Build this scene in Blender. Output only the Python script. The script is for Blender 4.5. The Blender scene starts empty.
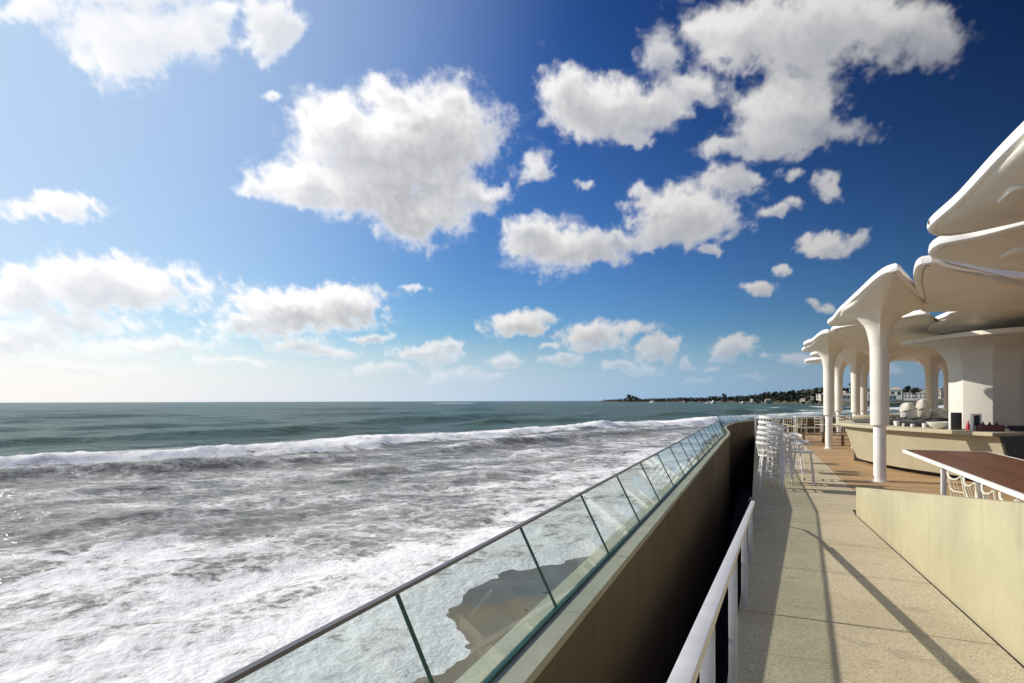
import bpy, bmesh, math, random
import numpy as np
from mathutils import Vector, Matrix

random.seed(7)
RNG = np.random.default_rng(11)
S = bpy.context.scene
COL = S.collection
R = math.radians
EYE = 1.9                      # eye height above the deck (deck z = 0)
SEA = -3.6
TH = math.atan(0.4375)         # direction of the sea wall against the view axis
CS, SN = math.cos(TH), math.sin(TH)


def W(p, s, z=0.0):
    """terrace frame -> world: p metres to the right of the wall line, s metres along it"""
    return Vector((p * CS + s * SN, -p * SN + s * CS, z))


# ------------------------------------------------------------------ materials
class NT:
    def __init__(self, name):
        self.m = bpy.data.materials.new(name)
        self.m.use_nodes = True
        self.t = self.m.node_tree
        self.n = self.t.nodes
        self.b = self.n['Principled BSDF']
        self.out = self.n['Material Output']

    def new(self, typ, **kw):
        n = self.n.new(typ)
        for k, v in kw.items():
            if k.startswith('i_'):
                key = k[2:]
                key = int(key) if key.isdigit() else key.replace('_', ' ')
                n.inputs[key].default_value = v
            else:
                setattr(n, k, v)
        return n

    def link(self, a, b):
        self.t.links.new(a, b)

    def noise(self, vec, scale, detail=4, rough=0.55, dist=0.0):
        n = self.new('ShaderNodeTexNoise')
        n.inputs['Scale'].default_value = scale
        n.inputs['Detail'].default_value = detail
        n.inputs['Roughness'].default_value = rough
        n.inputs['Distortion'].default_value = dist
        if vec is not None:
            self.link(vec, n.inputs['Vector'])
        return n.outputs['Fac']

    def math(self, op, a, b=None, c=None, clamp=False):
        n = self.new('ShaderNodeMath', operation=op, use_clamp=clamp)
        for i, v in enumerate((a, b, c)):
            if v is None:
                continue
            if isinstance(v, (int, float)):
                n.inputs[i].default_value = v
            else:
                self.link(v, n.inputs[i])
        return n.outputs[0]

    def ramp(self, fac, stops):
        n = self.new('ShaderNodeValToRGB')
        e = n.color_ramp.elements
        while len(e) < len(stops):
            e.new(0.5)
        for el, (p, c) in zip(e, stops):
            el.position = p
            el.color = (*c, 1) if len(c) == 3 else c
        self.link(fac, n.inputs[0])
        return n.outputs[0]

    def smooth(self, v, lo, hi, a=0.0, b=1.0):
        n = self.new('ShaderNodeMapRange', interpolation_type='SMOOTHSTEP')
        n.inputs['From Min'].default_value = lo
        n.inputs['From Max'].default_value = hi
        n.inputs['To Min'].default_value = a
        n.inputs['To Max'].default_value = b
        self.link(v, n.inputs['Value'])
        return n.outputs['Result']

    def mix(self, fac, a, b, mode='MIX'):
        n = self.new('ShaderNodeMix', data_type='RGBA', blend_type=mode)
        for i, v in ((0, fac), (6, a), (7, b)):
            if isinstance(v, (int, float)):
                n.inputs[i].default_value = v
            elif isinstance(v, tuple):
                n.inputs[i].default_value = (*v, 1) if len(v) == 3 else v
            else:
                self.link(v, n.inputs[i])
        return n.outputs[2]

    def bump(self, h, strength=0.3, dist=0.01, prev=None):
        n = self.new('ShaderNodeBump')
        n.inputs['Strength'].default_value = strength
        n.inputs['Distance'].default_value = dist
        self.link(h, n.inputs['Height'])
        if prev is not None:
            self.link(prev, n.inputs['Normal'])
        return n.outputs['Normal']

    def pos(self):
        return self.new('ShaderNodeNewGeometry').outputs['Position']

    def obj(self):
        return self.new('ShaderNodeTexCoord').outputs['Object']


def lum(c, f):
    return tuple(min(1, x * f) for x in c)


def simple(name, col, rough=0.5, metal=0.0, var=0.12, scale=6.0, bump=0.0, bscale=40, spec=0.5):
    """one plain surface with a little procedural unevenness"""
    q = NT(name)
    v = q.obj()
    f = q.noise(v, scale, 5, 0.6)
    c = q.ramp(f, [(0.3, lum(col, 1 - var)), (0.7, lum(col, 1 + var))])
    q.link(c, q.b.inputs['Base Color'])
    q.b.inputs['Metallic'].default_value = metal
    q.b.inputs['Specular IOR Level'].default_value = spec
    rr = q.smooth(f, 0.3, 0.7, rough * 0.85, min(1, rough * 1.15))
    q.link(rr, q.b.inputs['Roughness'])
    if bump:
        q.link(q.bump(q.noise(v, bscale, 4), bump, 0.01), q.b.inputs['Normal'])
    return q.m


def mat_plaster(name, col, stain=0.25):
    q = NT(name)
    p = q.pos()
    big = q.noise(p, 0.9, 5, 0.6, 0.6)
    mp = q.new('ShaderNodeMapping')
    mp.inputs['Scale'].default_value = (3.0, 3.0, 0.35)
    q.link(p, mp.inputs['Vector'])
    streak = q.noise(mp.outputs[0], 1.6, 6, 0.65, 0.3)
    fine = q.noise(p, 28, 6, 0.6)
    c = q.ramp(big, [(0.3, lum(col, 1 - stain * 0.6)), (0.68, lum(col, 1.08))])
    c = q.mix(q.smooth(streak, 0.52, 0.75, 0, stain * 1.6), c, lum(col, 0.62))
    c = q.mix(q.smooth(fine, 0.4, 0.65, 0.0, 0.22), c, lum(col, 0.72))
    q.link(c, q.b.inputs['Base Color'])
    q.b.inputs['Roughness'].default_value = 0.88
    q.b.inputs['Specular IOR Level'].default_value = 0.25
    n = q.bump(fine, 0.22, 0.006)
    n = q.bump(q.noise(p, 140, 3), 0.18, 0.002, n)
    q.link(n, q.b.inputs['Normal'])
    return q.m


def mat_aggregate(name, col):
    """exposed aggregate concrete: small light and dark stones in a sandy paste"""
    q = NT(name)
    p = q.pos()
    vo = q.new('ShaderNodeTexVoronoi')
    vo.inputs['Scale'].default_value = 120
    q.link(p, vo.inputs['Vector'])
    stone = q.new('ShaderNodeSeparateColor')
    q.link(vo.outputs['Color'], stone.inputs[0])
    big = q.noise(p, 0.7, 6, 0.65, 0.5)
    mid = q.noise(p, 5.0, 6, 0.7, 0.4)
    c = q.ramp(stone.outputs[0], [(0.05, lum(col, 0.62)), (0.3, lum(col, 0.94)), (0.8, lum(col, 1.06)), (0.97, lum(col, 1.3))])
    c = q.mix(q.smooth(big, 0.42, 0.68, 0, 0.4), c, lum((col[0], col[1] * 0.95, col[2] * 0.86), 0.66))
    c = q.mix(q.smooth(mid, 0.55, 0.75, 0, 0.4), c, lum(col, 0.6))
    spot = q.noise(p, 2.1, 3, 0.5, 0.2)
    c = q.mix(q.smooth(spot, 0.66, 0.70, 0, 0.35), c, lum(col, 0.5))
    vs = q.new('ShaderNodeTexVoronoi', i_Scale=1.7)
    q.link(p, vs.inputs['Vector'])
    c = q.mix(q.smooth(vs.outputs['Distance'], 0.035, 0.05, 0.6, 0.0), c, lum(col, 0.35))
    q.link(c, q.b.inputs['Base Color'])
    q.b.inputs['Roughness'].default_value = 0.85
    q.b.inputs['Specular IOR Level'].default_value = 0.3
    n = q.bump(vo.outputs['Distance'], 0.3, 0.003)
    n = q.bump(mid, 0.2, 0.01, n)
    q.link(n, q.b.inputs['Normal'])
    return q.m


def mat_wood(name, dark, light, rough=0.6, scale=1.0, axis='X', island=True):
    q = NT(name)
    p = q.pos()
    mp = q.new('ShaderNodeMapping')
    # grain is stretched along the boards, which run square to the sea wall
    mp.inputs['Rotation'].default_value = (0, 0, TH)
    mp.inputs['Scale'].default_value = (0.8 * scale, 14 * scale, 14 * scale) if axis == 'X' else (14 * scale, 0.8 * scale, 14 * scale)
    q.link(p, mp.inputs['Vector'])
    g = q.noise(mp.outputs[0], 2.2, 6, 0.65, 0.8)
    c = q.ramp(g, [(0.25, dark), (0.5, tuple((a + b) / 2 for a, b in zip(dark, light))), (0.75, light)])
    big = q.noise(p, 1.2, 4)
    c = q.mix(q.smooth(big, 0.4, 0.7, 0, 0.35), c, lum(dark, 0.9))
    if island:
        ri = q.new('ShaderNodeNewGeometry').outputs['Random Per Island']
        c = q.mix(q.smooth(ri, 0, 1, 0.0, 0.5), c, lum(light, 1.1))
    q.link(c, q.b.inputs['Base Color'])
    q.b.inputs['Roughness'].default_value = rough
    q.link(q.bump(g, 0.25, 0.004), q.b.inputs['Normal'])
    return q.m


def mat_glass():
    """thin toughened glass, faintly green, with salt spray dried on it"""
    q = NT('sea_glass')
    q.n.remove(q.b)
    tr = q.new('ShaderNodeBsdfTransparent')
    p = q.pos()
    tint = q.mix(q.smooth(q.noise(p, 0.7, 3), 0.3, 0.7), (0.74, 0.83, 0.81), (0.82, 0.90, 0.88))
    q.link(tint, tr.inputs[0])
    gl = q.new('ShaderNodeBsdfGlossy', i_Roughness=0.02)
    gl.inputs['Color'].default_value = (0.9, 0.97, 0.95, 1)
    df = q.new('ShaderNodeBsdfDiffuse')
    df.inputs['Color'].default_value = (0.60, 0.74, 0.70, 1)
    fr = q.new('ShaderNodeFresnel', i_IOR=1.5)
    bf = q.new('ShaderNodeNewGeometry').outputs['Backfacing']
    q.link(q.math('MULTIPLY_ADD', bf, 1 / 1.5 - 1.5, 1.5), fr.inputs['IOR'])
    m1 = q.new('ShaderNodeMixShader')
    salt = q.math('ADD', q.smooth(q.noise(p, 3.0, 7, 0.7), 0.45, 0.8, 0.0, 0.16), q.smooth(q.noise(p, 60, 3, 0.6), 0.6, 0.75, 0.0, 0.10))
    salt = q.math('ADD', salt, 0.15)
    q.link(salt, m1.inputs[0])
    q.link(tr.outputs[0], m1.inputs[1])
    q.link(df.outputs[0], m1.inputs[2])
    m2 = q.new('ShaderNodeMixShader')
    q.link(q.math('MULTIPLY', fr.outputs[0], 1.0, clamp=True), m2.inputs[0])
    q.link(m1.outputs[0], m2.inputs[1])
    q.link(gl.outputs[0], m2.inputs[2])
    q.link(m2.outputs[0], q.out.inputs['Surface'])
    return q.m


def mat_water():
    q = NT('surf_water')
    p = q.pos()
    at = q.new('ShaderNodeAttribute', attribute_name='foam')
    ad = q.new('ShaderNodeAttribute', attribute_name='depth')
    foam = at.outputs['Fac']
    depth = ad.outputs['Fac']
    # foam lace, stretched along the wave fronts
    mp = q.new('ShaderNodeMapping')
    mp.inputs['Rotation'].default_value = (0, 0, R(-46))
    mp.inputs['Scale'].default_value = (0.8, 1.0, 0.0)
    q.link(p, mp.inputs['Vector'])
    v = mp.outputs[0]
    wn = q.new('ShaderNodeTexNoise', i_Scale=0.35, i_Detail=5.0, i_Roughness=0.6)
    q.link(v, wn.inputs['Vector'])
    warp = q.new('ShaderNodeVectorMath', operation='MULTIPLY_ADD')
    q.link(wn.outputs['Color'], warp.inputs[0])
    warp.inputs[1].default_value = (3.2, 3.2, 0)
    q.link(v, warp.inputs[2])
    n1 = q.noise(warp.outputs[0], 0.33, 9, 0.66, 0.6)
    n2 = q.noise(warp.outputs[0], 1.5, 8, 0.62, 0.15)
    vo = q.new('ShaderNodeTexVoronoi', feature='DISTANCE_TO_EDGE', i_Scale=1.1)
    q.link(warp.outputs[0], vo.inputs['Vector'])
    vo2 = q.new('ShaderNodeTexVoronoi', feature='DISTANCE_TO_EDGE', i_Scale=3.2)
    q.link(warp.outputs[0], vo2.inputs['Vector'])
    lace = q.math('MAXIMUM', q.smooth(vo.outputs['Distance'], 0.0, 0.30, 0.5, -0.35), q.smooth(vo2.outputs['Distance'], 0.0, 0.22, 0.32, -0.35))
    t = q.math('MULTIPLY_ADD', q.math('SUBTRACT', n1, 0.5), 2.1, foam)
    t = q.math('MULTIPLY_ADD', q.math('SUBTRACT', n2, 0.5), 1.2, t)
    t = q.math('MULTIPLY_ADD', lace, 0.28, t)
    fine = q.noise(p, 3.4, 7, 0.7, 0.2)
    t = q.math('MULTIPLY_ADD', q.math('SUBTRACT', fine, 0.5), 1.15, t)
    soft = q.smooth(t, 0.12, 1.10)
    crisp = q.smooth(t, 0.38, 0.84)
    mm = q.new('ShaderNodeMix', data_type='FLOAT')
    q.link(q.smooth(foam, 0.45, 0.8), mm.inputs[0])
    q.link(soft, mm.inputs[2])
    q.link(crisp, mm.inputs[3])
    mask = mm.outputs[0]
    # keep calm water far out free of foam
    mask = q.math('MULTIPLY', mask, q.smooth(foam, 0.02, 0.14))
    n3 = q.noise(p, 5.5, 6, 0.6, 0.1)
    thin = q.smooth(t, 0.45, 1.15)
    fc = q.mix(thin, (0.70, 0.68, 0.65), (0.95, 0.95, 0.95))
    fc = q.mix(q.smooth(n3, 0.42, 0.72, 0.0, 0.22), fc, (0.52, 0.48, 0.45))
    fo = q.new('ShaderNodeBsdfDiffuse')
    q.link(fc, fo.inputs['Color'])
    # water body
    sandy = q.noise(warp.outputs[0], 0.16, 5, 0.6)
    near = q.mix(q.smooth(sandy, 0.35, 0.65), (0.225, 0.203, 0.158), (0.105, 0.097, 0.075))
    far = q.mix(q.smooth(q.noise(v, 0.02, 4), 0.3, 0.7), (0.036, 0.078, 0.052), (0.058, 0.118, 0.082))
    body = q.mix(depth, near, far)
    b = q.b
    q.link(body, b.inputs['Base Color'])
    b.inputs['IOR'].default_value = 1.333
    q.link(q.smooth(depth, 0.0, 1.0, 0.26, 0.15), b.inputs['Specular IOR Level'])
    q.link(q.smooth(depth, 0.0, 1.0, 0.22, 0.30), b.inputs['Roughness'])
    mpw = q.new('ShaderNodeMapping')
    mpw.inputs['Rotation'].default_value = (0, 0, R(-46))
    mpw.inputs['Scale'].default_value = (0.5, 1.0, 0.0)
    q.link(p, mpw.inputs['Vector'])
    h1 = q.noise(mpw.outputs[0], 0.30, 6, 0.62, 0.3)
    h2 = q.noise(mpw.outputs[0], 2.4, 5, 0.6, 0.2)
    nb = q.bump(h1, 0.8, 1.0)
    nb = q.bump(h2, 0.5, 0.12, nb)
    q.link(nb, b.inputs['Normal'])
    hf = q.math('MULTIPLY_ADD', n2, 0.6, n3)
    nf = q.bump(hf, 0.5, 0.12)
    q.link(nf, fo.inputs['Normal'])
    ms = q.new('ShaderNodeMixShader')
    q.link(mask, ms.inputs[0])
    q.link(b.outputs[0], ms.inputs[1])
    q.link(fo.outputs[0], ms.inputs[2])
    q.link(ms.outputs[0], q.out.inputs['Surface'])
    return q.m


def mat_sand():
    q = NT('beach_sand')
    p = q.pos()
    a = q.new('ShaderNodeAttribute', attribute_name='wet').outputs['Fac']
    n = q.noise(p, 0.8, 6, 0.65, 0.5)
    f = q.noise(p, 9, 6, 0.7)
    dry = q.mix(q.smooth(n, 0.35, 0.65), (0.215, 0.17, 0.11), (0.175, 0.14, 0.095))
    wet = q.mix(q.smooth(n, 0.35, 0.65), (0.105, 0.095, 0.08), (0.135, 0.12, 0.095))
    w = q.smooth(q.math('MULTIPLY_ADD', q.math('SUBTRACT', n, 0.5), 1.3, a), 0.25, 0.75)
    c = q.mix(w, dry, wet)
    c = q.mix(q.smooth(f, 0.62, 0.72, 0, 0.6), c, (0.06, 0.05, 0.04))
    q.link(c, q.b.inputs['Base Color'])
    q.link(q.smooth(w, 0, 1, 0.9, 0.35), q.b.inputs['Roughness'])
    q.link(q.bump(f, 0.4, 0.03), q.b.inputs['Normal'])
    return q.m


def mat_foliage(name, a, b):
    q = NT(name)
    n = q.noise(q.pos(), 0.45, 4)
    ri = q.new('ShaderNodeNewGeometry').outputs['Random Per Island']
    c = q.mix(q.math('MULTIPLY_ADD', ri, 0.5, q.math('MULTIPLY', n, 0.5)), a, b)
    q.link(c, q.b.inputs['Base Color'])
    q.b.inputs['Roughness'].default_value = 0.8
    return q.m


M = {}


def make_materials():
    M['parapet'] = mat_plaster('weathered_concrete', (0.455, 0.415, 0.27), 0.32)
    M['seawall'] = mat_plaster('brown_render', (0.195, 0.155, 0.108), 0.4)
    M['coping'] = mat_plaster('coping_concrete', (0.50, 0.49, 0.38), 0.3)
    M['aggregate'] = mat_aggregate('exposed_aggregate', (0.53, 0.455, 0.31))
    M['joint'] = simple('dark_joint_and_shade', (0.05, 0.042, 0.033), 0.95)
    M['deck'] = mat_wood('deck_board', (0.29, 0.17, 0.08), (0.50, 0.33, 0.17), 0.62)
    M['darkwood'] = mat_wood('table_wood', (0.070, 0.024, 0.012), (0.165, 0.062, 0.028), 0.4, 1.0, 'Y', True)
    M['bench'] = mat_wood('bench_wood', (0.09, 0.05, 0.025), (0.17, 0.10, 0.05), 0.6)
    M['white'] = simple('white_paint', (0.80, 0.78, 0.755), 0.38, 0, 0.05, 3.0, 0.05, 14)
    M['shell'] = simple('shell_paint', (0.74, 0.70, 0.615), 0.5, 0, 0.09, 1.4, 0.06, 8)
    M['rim'] = simple('rim_paint', (0.83, 0.80, 0.765), 0.36, 0, 0.06, 2.0, 0.04, 12)
    M['seam'] = simple('shadow_gap', (0.16, 0.13, 0.09), 0.9)
    M['pier'] = mat_plaster('pier_paint', (0.74, 0.695, 0.63), 0.12)
    M['bar'] = mat_plaster('bar_concrete', (0.46, 0.415, 0.29), 0.18)
    M['rail'] = simple('grey_rail_paint', (0.58, 0.57, 0.58), 0.42, 0.0, 0.10, 9, 0.08, 60)
    M['frame'] = simple('white_frame', (0.80, 0.78, 0.74), 0.4, 0, 0.06)
    M['cream'] = simple('cream_frame', (0.72, 0.66, 0.50), 0.45, 0, 0.07)
    M['black'] = simple('black_steel', (0.012, 0.012, 0.013), 0.35, 0, 0.2)
    M['graph'] = simple('graphite_panel', (0.035, 0.034, 0.036), 0.5, 0, 0.2)
    M['cloth'] = simple('white_cloth', (0.62, 0.59, 0.53), 0.9, 0, 0.2, 5.0, 0.6, 16)
    M['beige'] = simple('beige_cushion', (0.50, 0.45, 0.34), 0.9, 0, 0.15, 3.0, 0.3, 30)
    M['ceramic'] = simple('white_ceramic', (0.8, 0.78, 0.76), 0.2, 0, 0.03)
    M['red'] = simple('red_plastic', (0.50, 0.04, 0.07), 0.4, 0, 0.1)
    M['maroon'] = simple('maroon_plastic', (0.10, 0.012, 0.02), 0.4, 0, 0.1)
    M['steel'] = simple('brushed_steel', (0.42, 0.42, 0.43), 0.35, 1.0, 0.1)
    M['glass'] = mat_glass()
    M['toprail'] = simple('glass_cap_rail', (0.17, 0.165, 0.17), 0.4, 0.2, 0.1)
    M['seal'] = simple('glass_edge_seal', (0.03, 0.095, 0.075), 0.4, 0, 0.1)
    M['water'] = mat_water()
    M['sand'] = mat_sand()
    M['land'] = simple('shore_earth', (0.07, 0.068, 0.045), 0.95, 0, 0.3, 0.02)
    M['leaf'] = mat_foliage('shore_foliage', (0.011, 0.017, 0.009), (0.026, 0.036, 0.018))
    M['bark'] = simple('bark', (0.10, 0.08, 0.06), 0.9)
    M['house'] = simple('house_render', (0.66, 0.62, 0.53), 0.8, 0, 0.08, 0.3)
    M['house2'] = simple('sand_render', (0.56, 0.49, 0.36), 0.8, 0, 0.08, 0.3)
    M['tile'] = simple('roof_tile', (0.42, 0.36, 0.29), 0.8, 0, 0.2, 0.6)
    M['flat'] = simple('flat_roof', (0.45, 0.42, 0.37), 0.9, 0, 0.15, 0.3)
    M['pane'] = simple('window_pane', (0.03, 0.035, 0.04), 0.15, 0, 0.2)
    M['boat'] = simple('boat_hull', (0.8, 0.8, 0.8), 0.3, 0, 0.04)
    M['rock'] = simple('dark_rock', (0.05, 0.047, 0.04), 0.9, 0, 0.3, 0.6, 0.6, 3)


# ------------------------------------------------------------------ mesh helpers
class MB:
    def __init__(self):
        self.v = []
        self.f = []
        self.sm = []

    def add(self, verts, faces, smooth=False):
        o = len(self.v)
        self.v += [tuple(x) for x in verts]
        self.f += [tuple(i + o for i in f) for f in faces]
        self.sm += [smooth] * len(faces)
        return self

    def box(self, c, d, rz=0.0, mat=None):
        cx, cy, cz = c
        a, b, e = d[0] / 2, d[1] / 2, d[2] / 2
        k, s = math.cos(rz), math.sin(rz)
        vs = []
        for z in (-e, e):
            for x, y in ((-a, -b), (a, -b), (a, b), (-a, b)):
                vs.append((cx + x * k - y * s, cy + x * s + y * k, cz + z))
        if mat is not None:
            vs = [tuple(mat @ Vector(v)) for v in vs]
        return self.add(vs, [(3, 2, 1, 0), (4, 5, 6, 7), (0, 1, 5, 4), (1, 2, 6, 5), (2, 3, 7, 6), (3, 0, 4, 7)])

    def tube(self, pts, r, n=8, closed=False, cap=True):
        pts = [Vector(p) for p in pts]
        m = len(pts)
        rs = r if isinstance(r, (list, tuple)) else [r] * m
        rings = []
        up = None
        for i in range(m):
            if closed:
                t = pts[(i + 1) % m] - pts[i - 1]
            else:
                t = pts[min(i + 1, m - 1)] - pts[max(i - 1, 0)]
            t.normalize()
            if up is None:
                up = Vector((0, 0, 1)) if abs(t.z) < 0.9 else Vector((1, 0, 0))
            a = t.cross(up)
            if a.length < 1e-5:
                a = t.orthogonal()
            a.normalize()
            b = a.cross(t)
            b.normalize()
            up = b
            rings.append([pts[i] + (a * math.cos(2 * math.pi * k / n) + b * math.sin(2 * math.pi * k / n)) * rs[i] for k in range(n)])
        vs = [p for rg in rings for p in rg]
        fs = []
        for i in range(m if closed else m - 1):
            j = (i + 1) % m
            for k in range(n):
                fs.append((i * n + k, i * n + (k + 1) % n, j * n + (k + 1) % n, j * n + k))
        self.add(vs, fs, True)
        if cap and not closed:
            self.add(rings[0], [tuple(range(n))[::-1]])
            self.add(rings[-1], [tuple(range(n))])
        return self

    def lathe(self, prof, n=32, c=(0, 0, 0), cap=True):
        vs = []
        for r, z in prof:
            for k in range(n):
                a = 2 * math.pi * k / n
                vs.append((c[0] + r * math.cos(a), c[1] + r * math.sin(a), c[2] + z))
        fs = []
        for i in range(len(prof) - 1):
            for k in range(n):
                fs.append((i * n + k, i * n + (k + 1) % n, (i + 1) * n + (k + 1) % n, (i + 1) * n + k))
        self.add(vs, fs, True)
        if cap:
            self.add(vs[:n], [tuple(range(n))[::-1]])
            self.add(vs[-n:], [tuple(range(n))])
        return self

    def prism(self, poly, z0, z1):
        n = len(poly)
        vs = [(x, y, z0) for x, y in poly] + [(x, y, z1) for x, y in poly]
        fs = [tuple(range(n))[::-1], tuple(range(n, 2 * n))]
        fs += [(i, (i + 1) % n, n + (i + 1) % n, n + i) for i in range(n)]
        return self.add(vs, fs)

    def build(self, name, mat, parent=None, bevel=0.0, origin=None, seg=2):
        me = bpy.data.meshes.new(name)
        if origin is not None:
            ox, oy, oz = origin
            self.v = [(x - ox, y - oy, z - oz) for x, y, z in self.v]
        me.from_pydata(self.v, [], self.f)
        me.update()
        bm = bmesh.new()
        bm.from_mesh(me)
        bmesh.ops.remove_doubles(bm, verts=bm.verts, dist=1e-5)
        bmesh.ops.recalc_face_normals(bm, faces=bm.faces)
        if bevel:
            ed = [e for e in bm.edges if len(e.link_faces) == 2 and e.calc_face_angle(0) > 0.6]
            bmesh.ops.bevel(bm, geom=ed, offset=bevel, segments=seg, affect='EDGES', profile=0.6)
        bm.to_mesh(me)
        bm.free()
        if any(self.sm) or bevel:
            me.polygons.foreach_set('use_smooth', [True] * len(me.polygons))
            me.set_sharp_from_angle(angle=R(38))
        me.materials.append(mat)
        o = bpy.data.objects.new(name, me)
        COL.objects.link(o)
        if origin is not None and parent is None:
            o.location = origin
        if parent is not None:
            o.parent = parent
        return o


def tag(o, label=None, cat=None, group=None, kind=None):
    if label:
        o['label'] = label
    if cat:
        o['category'] = cat
    if group:
        o['group'] = group
    if kind:
        o['kind'] = kind
    return o


def thing(name, loc, label, cat, group=None, rz=0.0):
    o = bpy.data.objects.new(name, None)
    o.empty_display_size = 0.1
    COL.objects.link(o)
    o.location = loc
    o.rotation_euler = (0, 0, rz)
    return tag(o, label, cat, group)


def dup(root, loc, rz=0.0, label=None, group=None, scale=None):
    r = root.copy()
    COL.objects.link(r)
    r.location = loc
    r.rotation_euler = (0, 0, rz)
    if scale:
        r.scale = scale
    if label:
        r['label'] = label
    if group:
        r['group'] = group
    for ch in list(root.children):
        c = ch.copy()
        COL.objects.link(c)
        c.parent = r
        for g in list(ch.children):
            d = g.copy()
            COL.objects.link(d)
            d.parent = c
    return r


def catmull(pts, per=8, closed=False):
    pts = [np.array(p, float) for p in pts]
    n = len(pts)
    out = []
    rng = range(n) if closed else range(n - 1)
    for i in rng:
        if closed:
            a, b, c, d = pts[i - 1], pts[i], pts[(i + 1) % n], pts[(i + 2) % n]
        else:
            a, b, c, d = pts[max(i - 1, 0)], pts[i], pts[i + 1], pts[min(i + 2, n - 1)]
        for k in range(per):
            t = k / per
            out.append(0.5 * (2 * b + (c - a) * t + (2 * a - 5 * b + 4 * c - d) * t * t + (3 * b - a - 3 * c + d) * t ** 3))
    if not closed:
        out.append(pts[-1])
    return np.array(out)


def resample(path, step, closed=False):
    p = np.array(path)
    if closed:
        p = np.vstack([p, p[:1]])
    d = np.r_[0, np.cumsum(np.linalg.norm(np.diff(p, axis=0), axis=1))]
    m = max(2, int(round(d[-1] / step)))
    t = np.linspace(0, d[-1], m + 1)
    q = np.stack([np.interp(t, d, p[:, i]) for i in range(p.shape[1])], 1)
    return q[:-1] if closed else q


# ------------------------------------------------------------------ numpy noise
def _hash(ix, iy, seed):
    h = (ix.astype(np.int64) * 374761393 + iy.astype(np.int64) * 668265263 + seed * 1442695041) & 0xFFFFFFFF
    h = ((h ^ (h >> 13)) * 1274126177) & 0xFFFFFFFF
    h = (h ^ (h >> 16)) & 0xFFFF
    return h


def gnoise(x, y, seed=0):
    x0 = np.floor(x)
    y0 = np.floor(y)
    fx = (x - x0)
    fy = (y - y0)
    ux = fx * fx * fx * (fx * (fx * 6 - 15) + 10)
    uy = fy * fy * fy * (fy * (fy * 6 - 15) + 10)
    ix = x0.astype(np.int64)
    iy = y0.astype(np.int64)

    def g(dx, dy):
        a = _hash(ix + dx, iy + dy, seed) * (2 * np.pi / 65536.0)
        return np.cos(a) * (fx - dx) + np.sin(a) * (fy - dy)
    a = g(0, 0)
    b = g(1, 0)
    c = g(0, 1)
    d = g(1, 1)
    return 1.5 * ((a * (1 - ux) + b * ux) * (1 - uy) + (c * (1 - ux) + d * ux) * uy)


def fbm(x, y, oct=6, seed=0, gain=0.5, lac=2.03, billow=False):
    s = 0.0
    a = 1.0
    t = 0.0
    for i in range(oct):
        n = gnoise(x, y, seed + i * 17)
        if billow:
            n = 1 - 2 * np.abs(n)
        s = s + a * n
        t += a
        a *= gain
        x = x * lac + 13.7
        y = y * lac - 7.1
    return s / t


def sstep(a, b, x):
    t = np.clip((x - a) / (b - a), 0, 1)
    return t * t * (3 - 2 * t)


# ------------------------------------------------------------------ sky
SUN_AZ, SUN_EL = R(-68), R(30.5)

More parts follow.
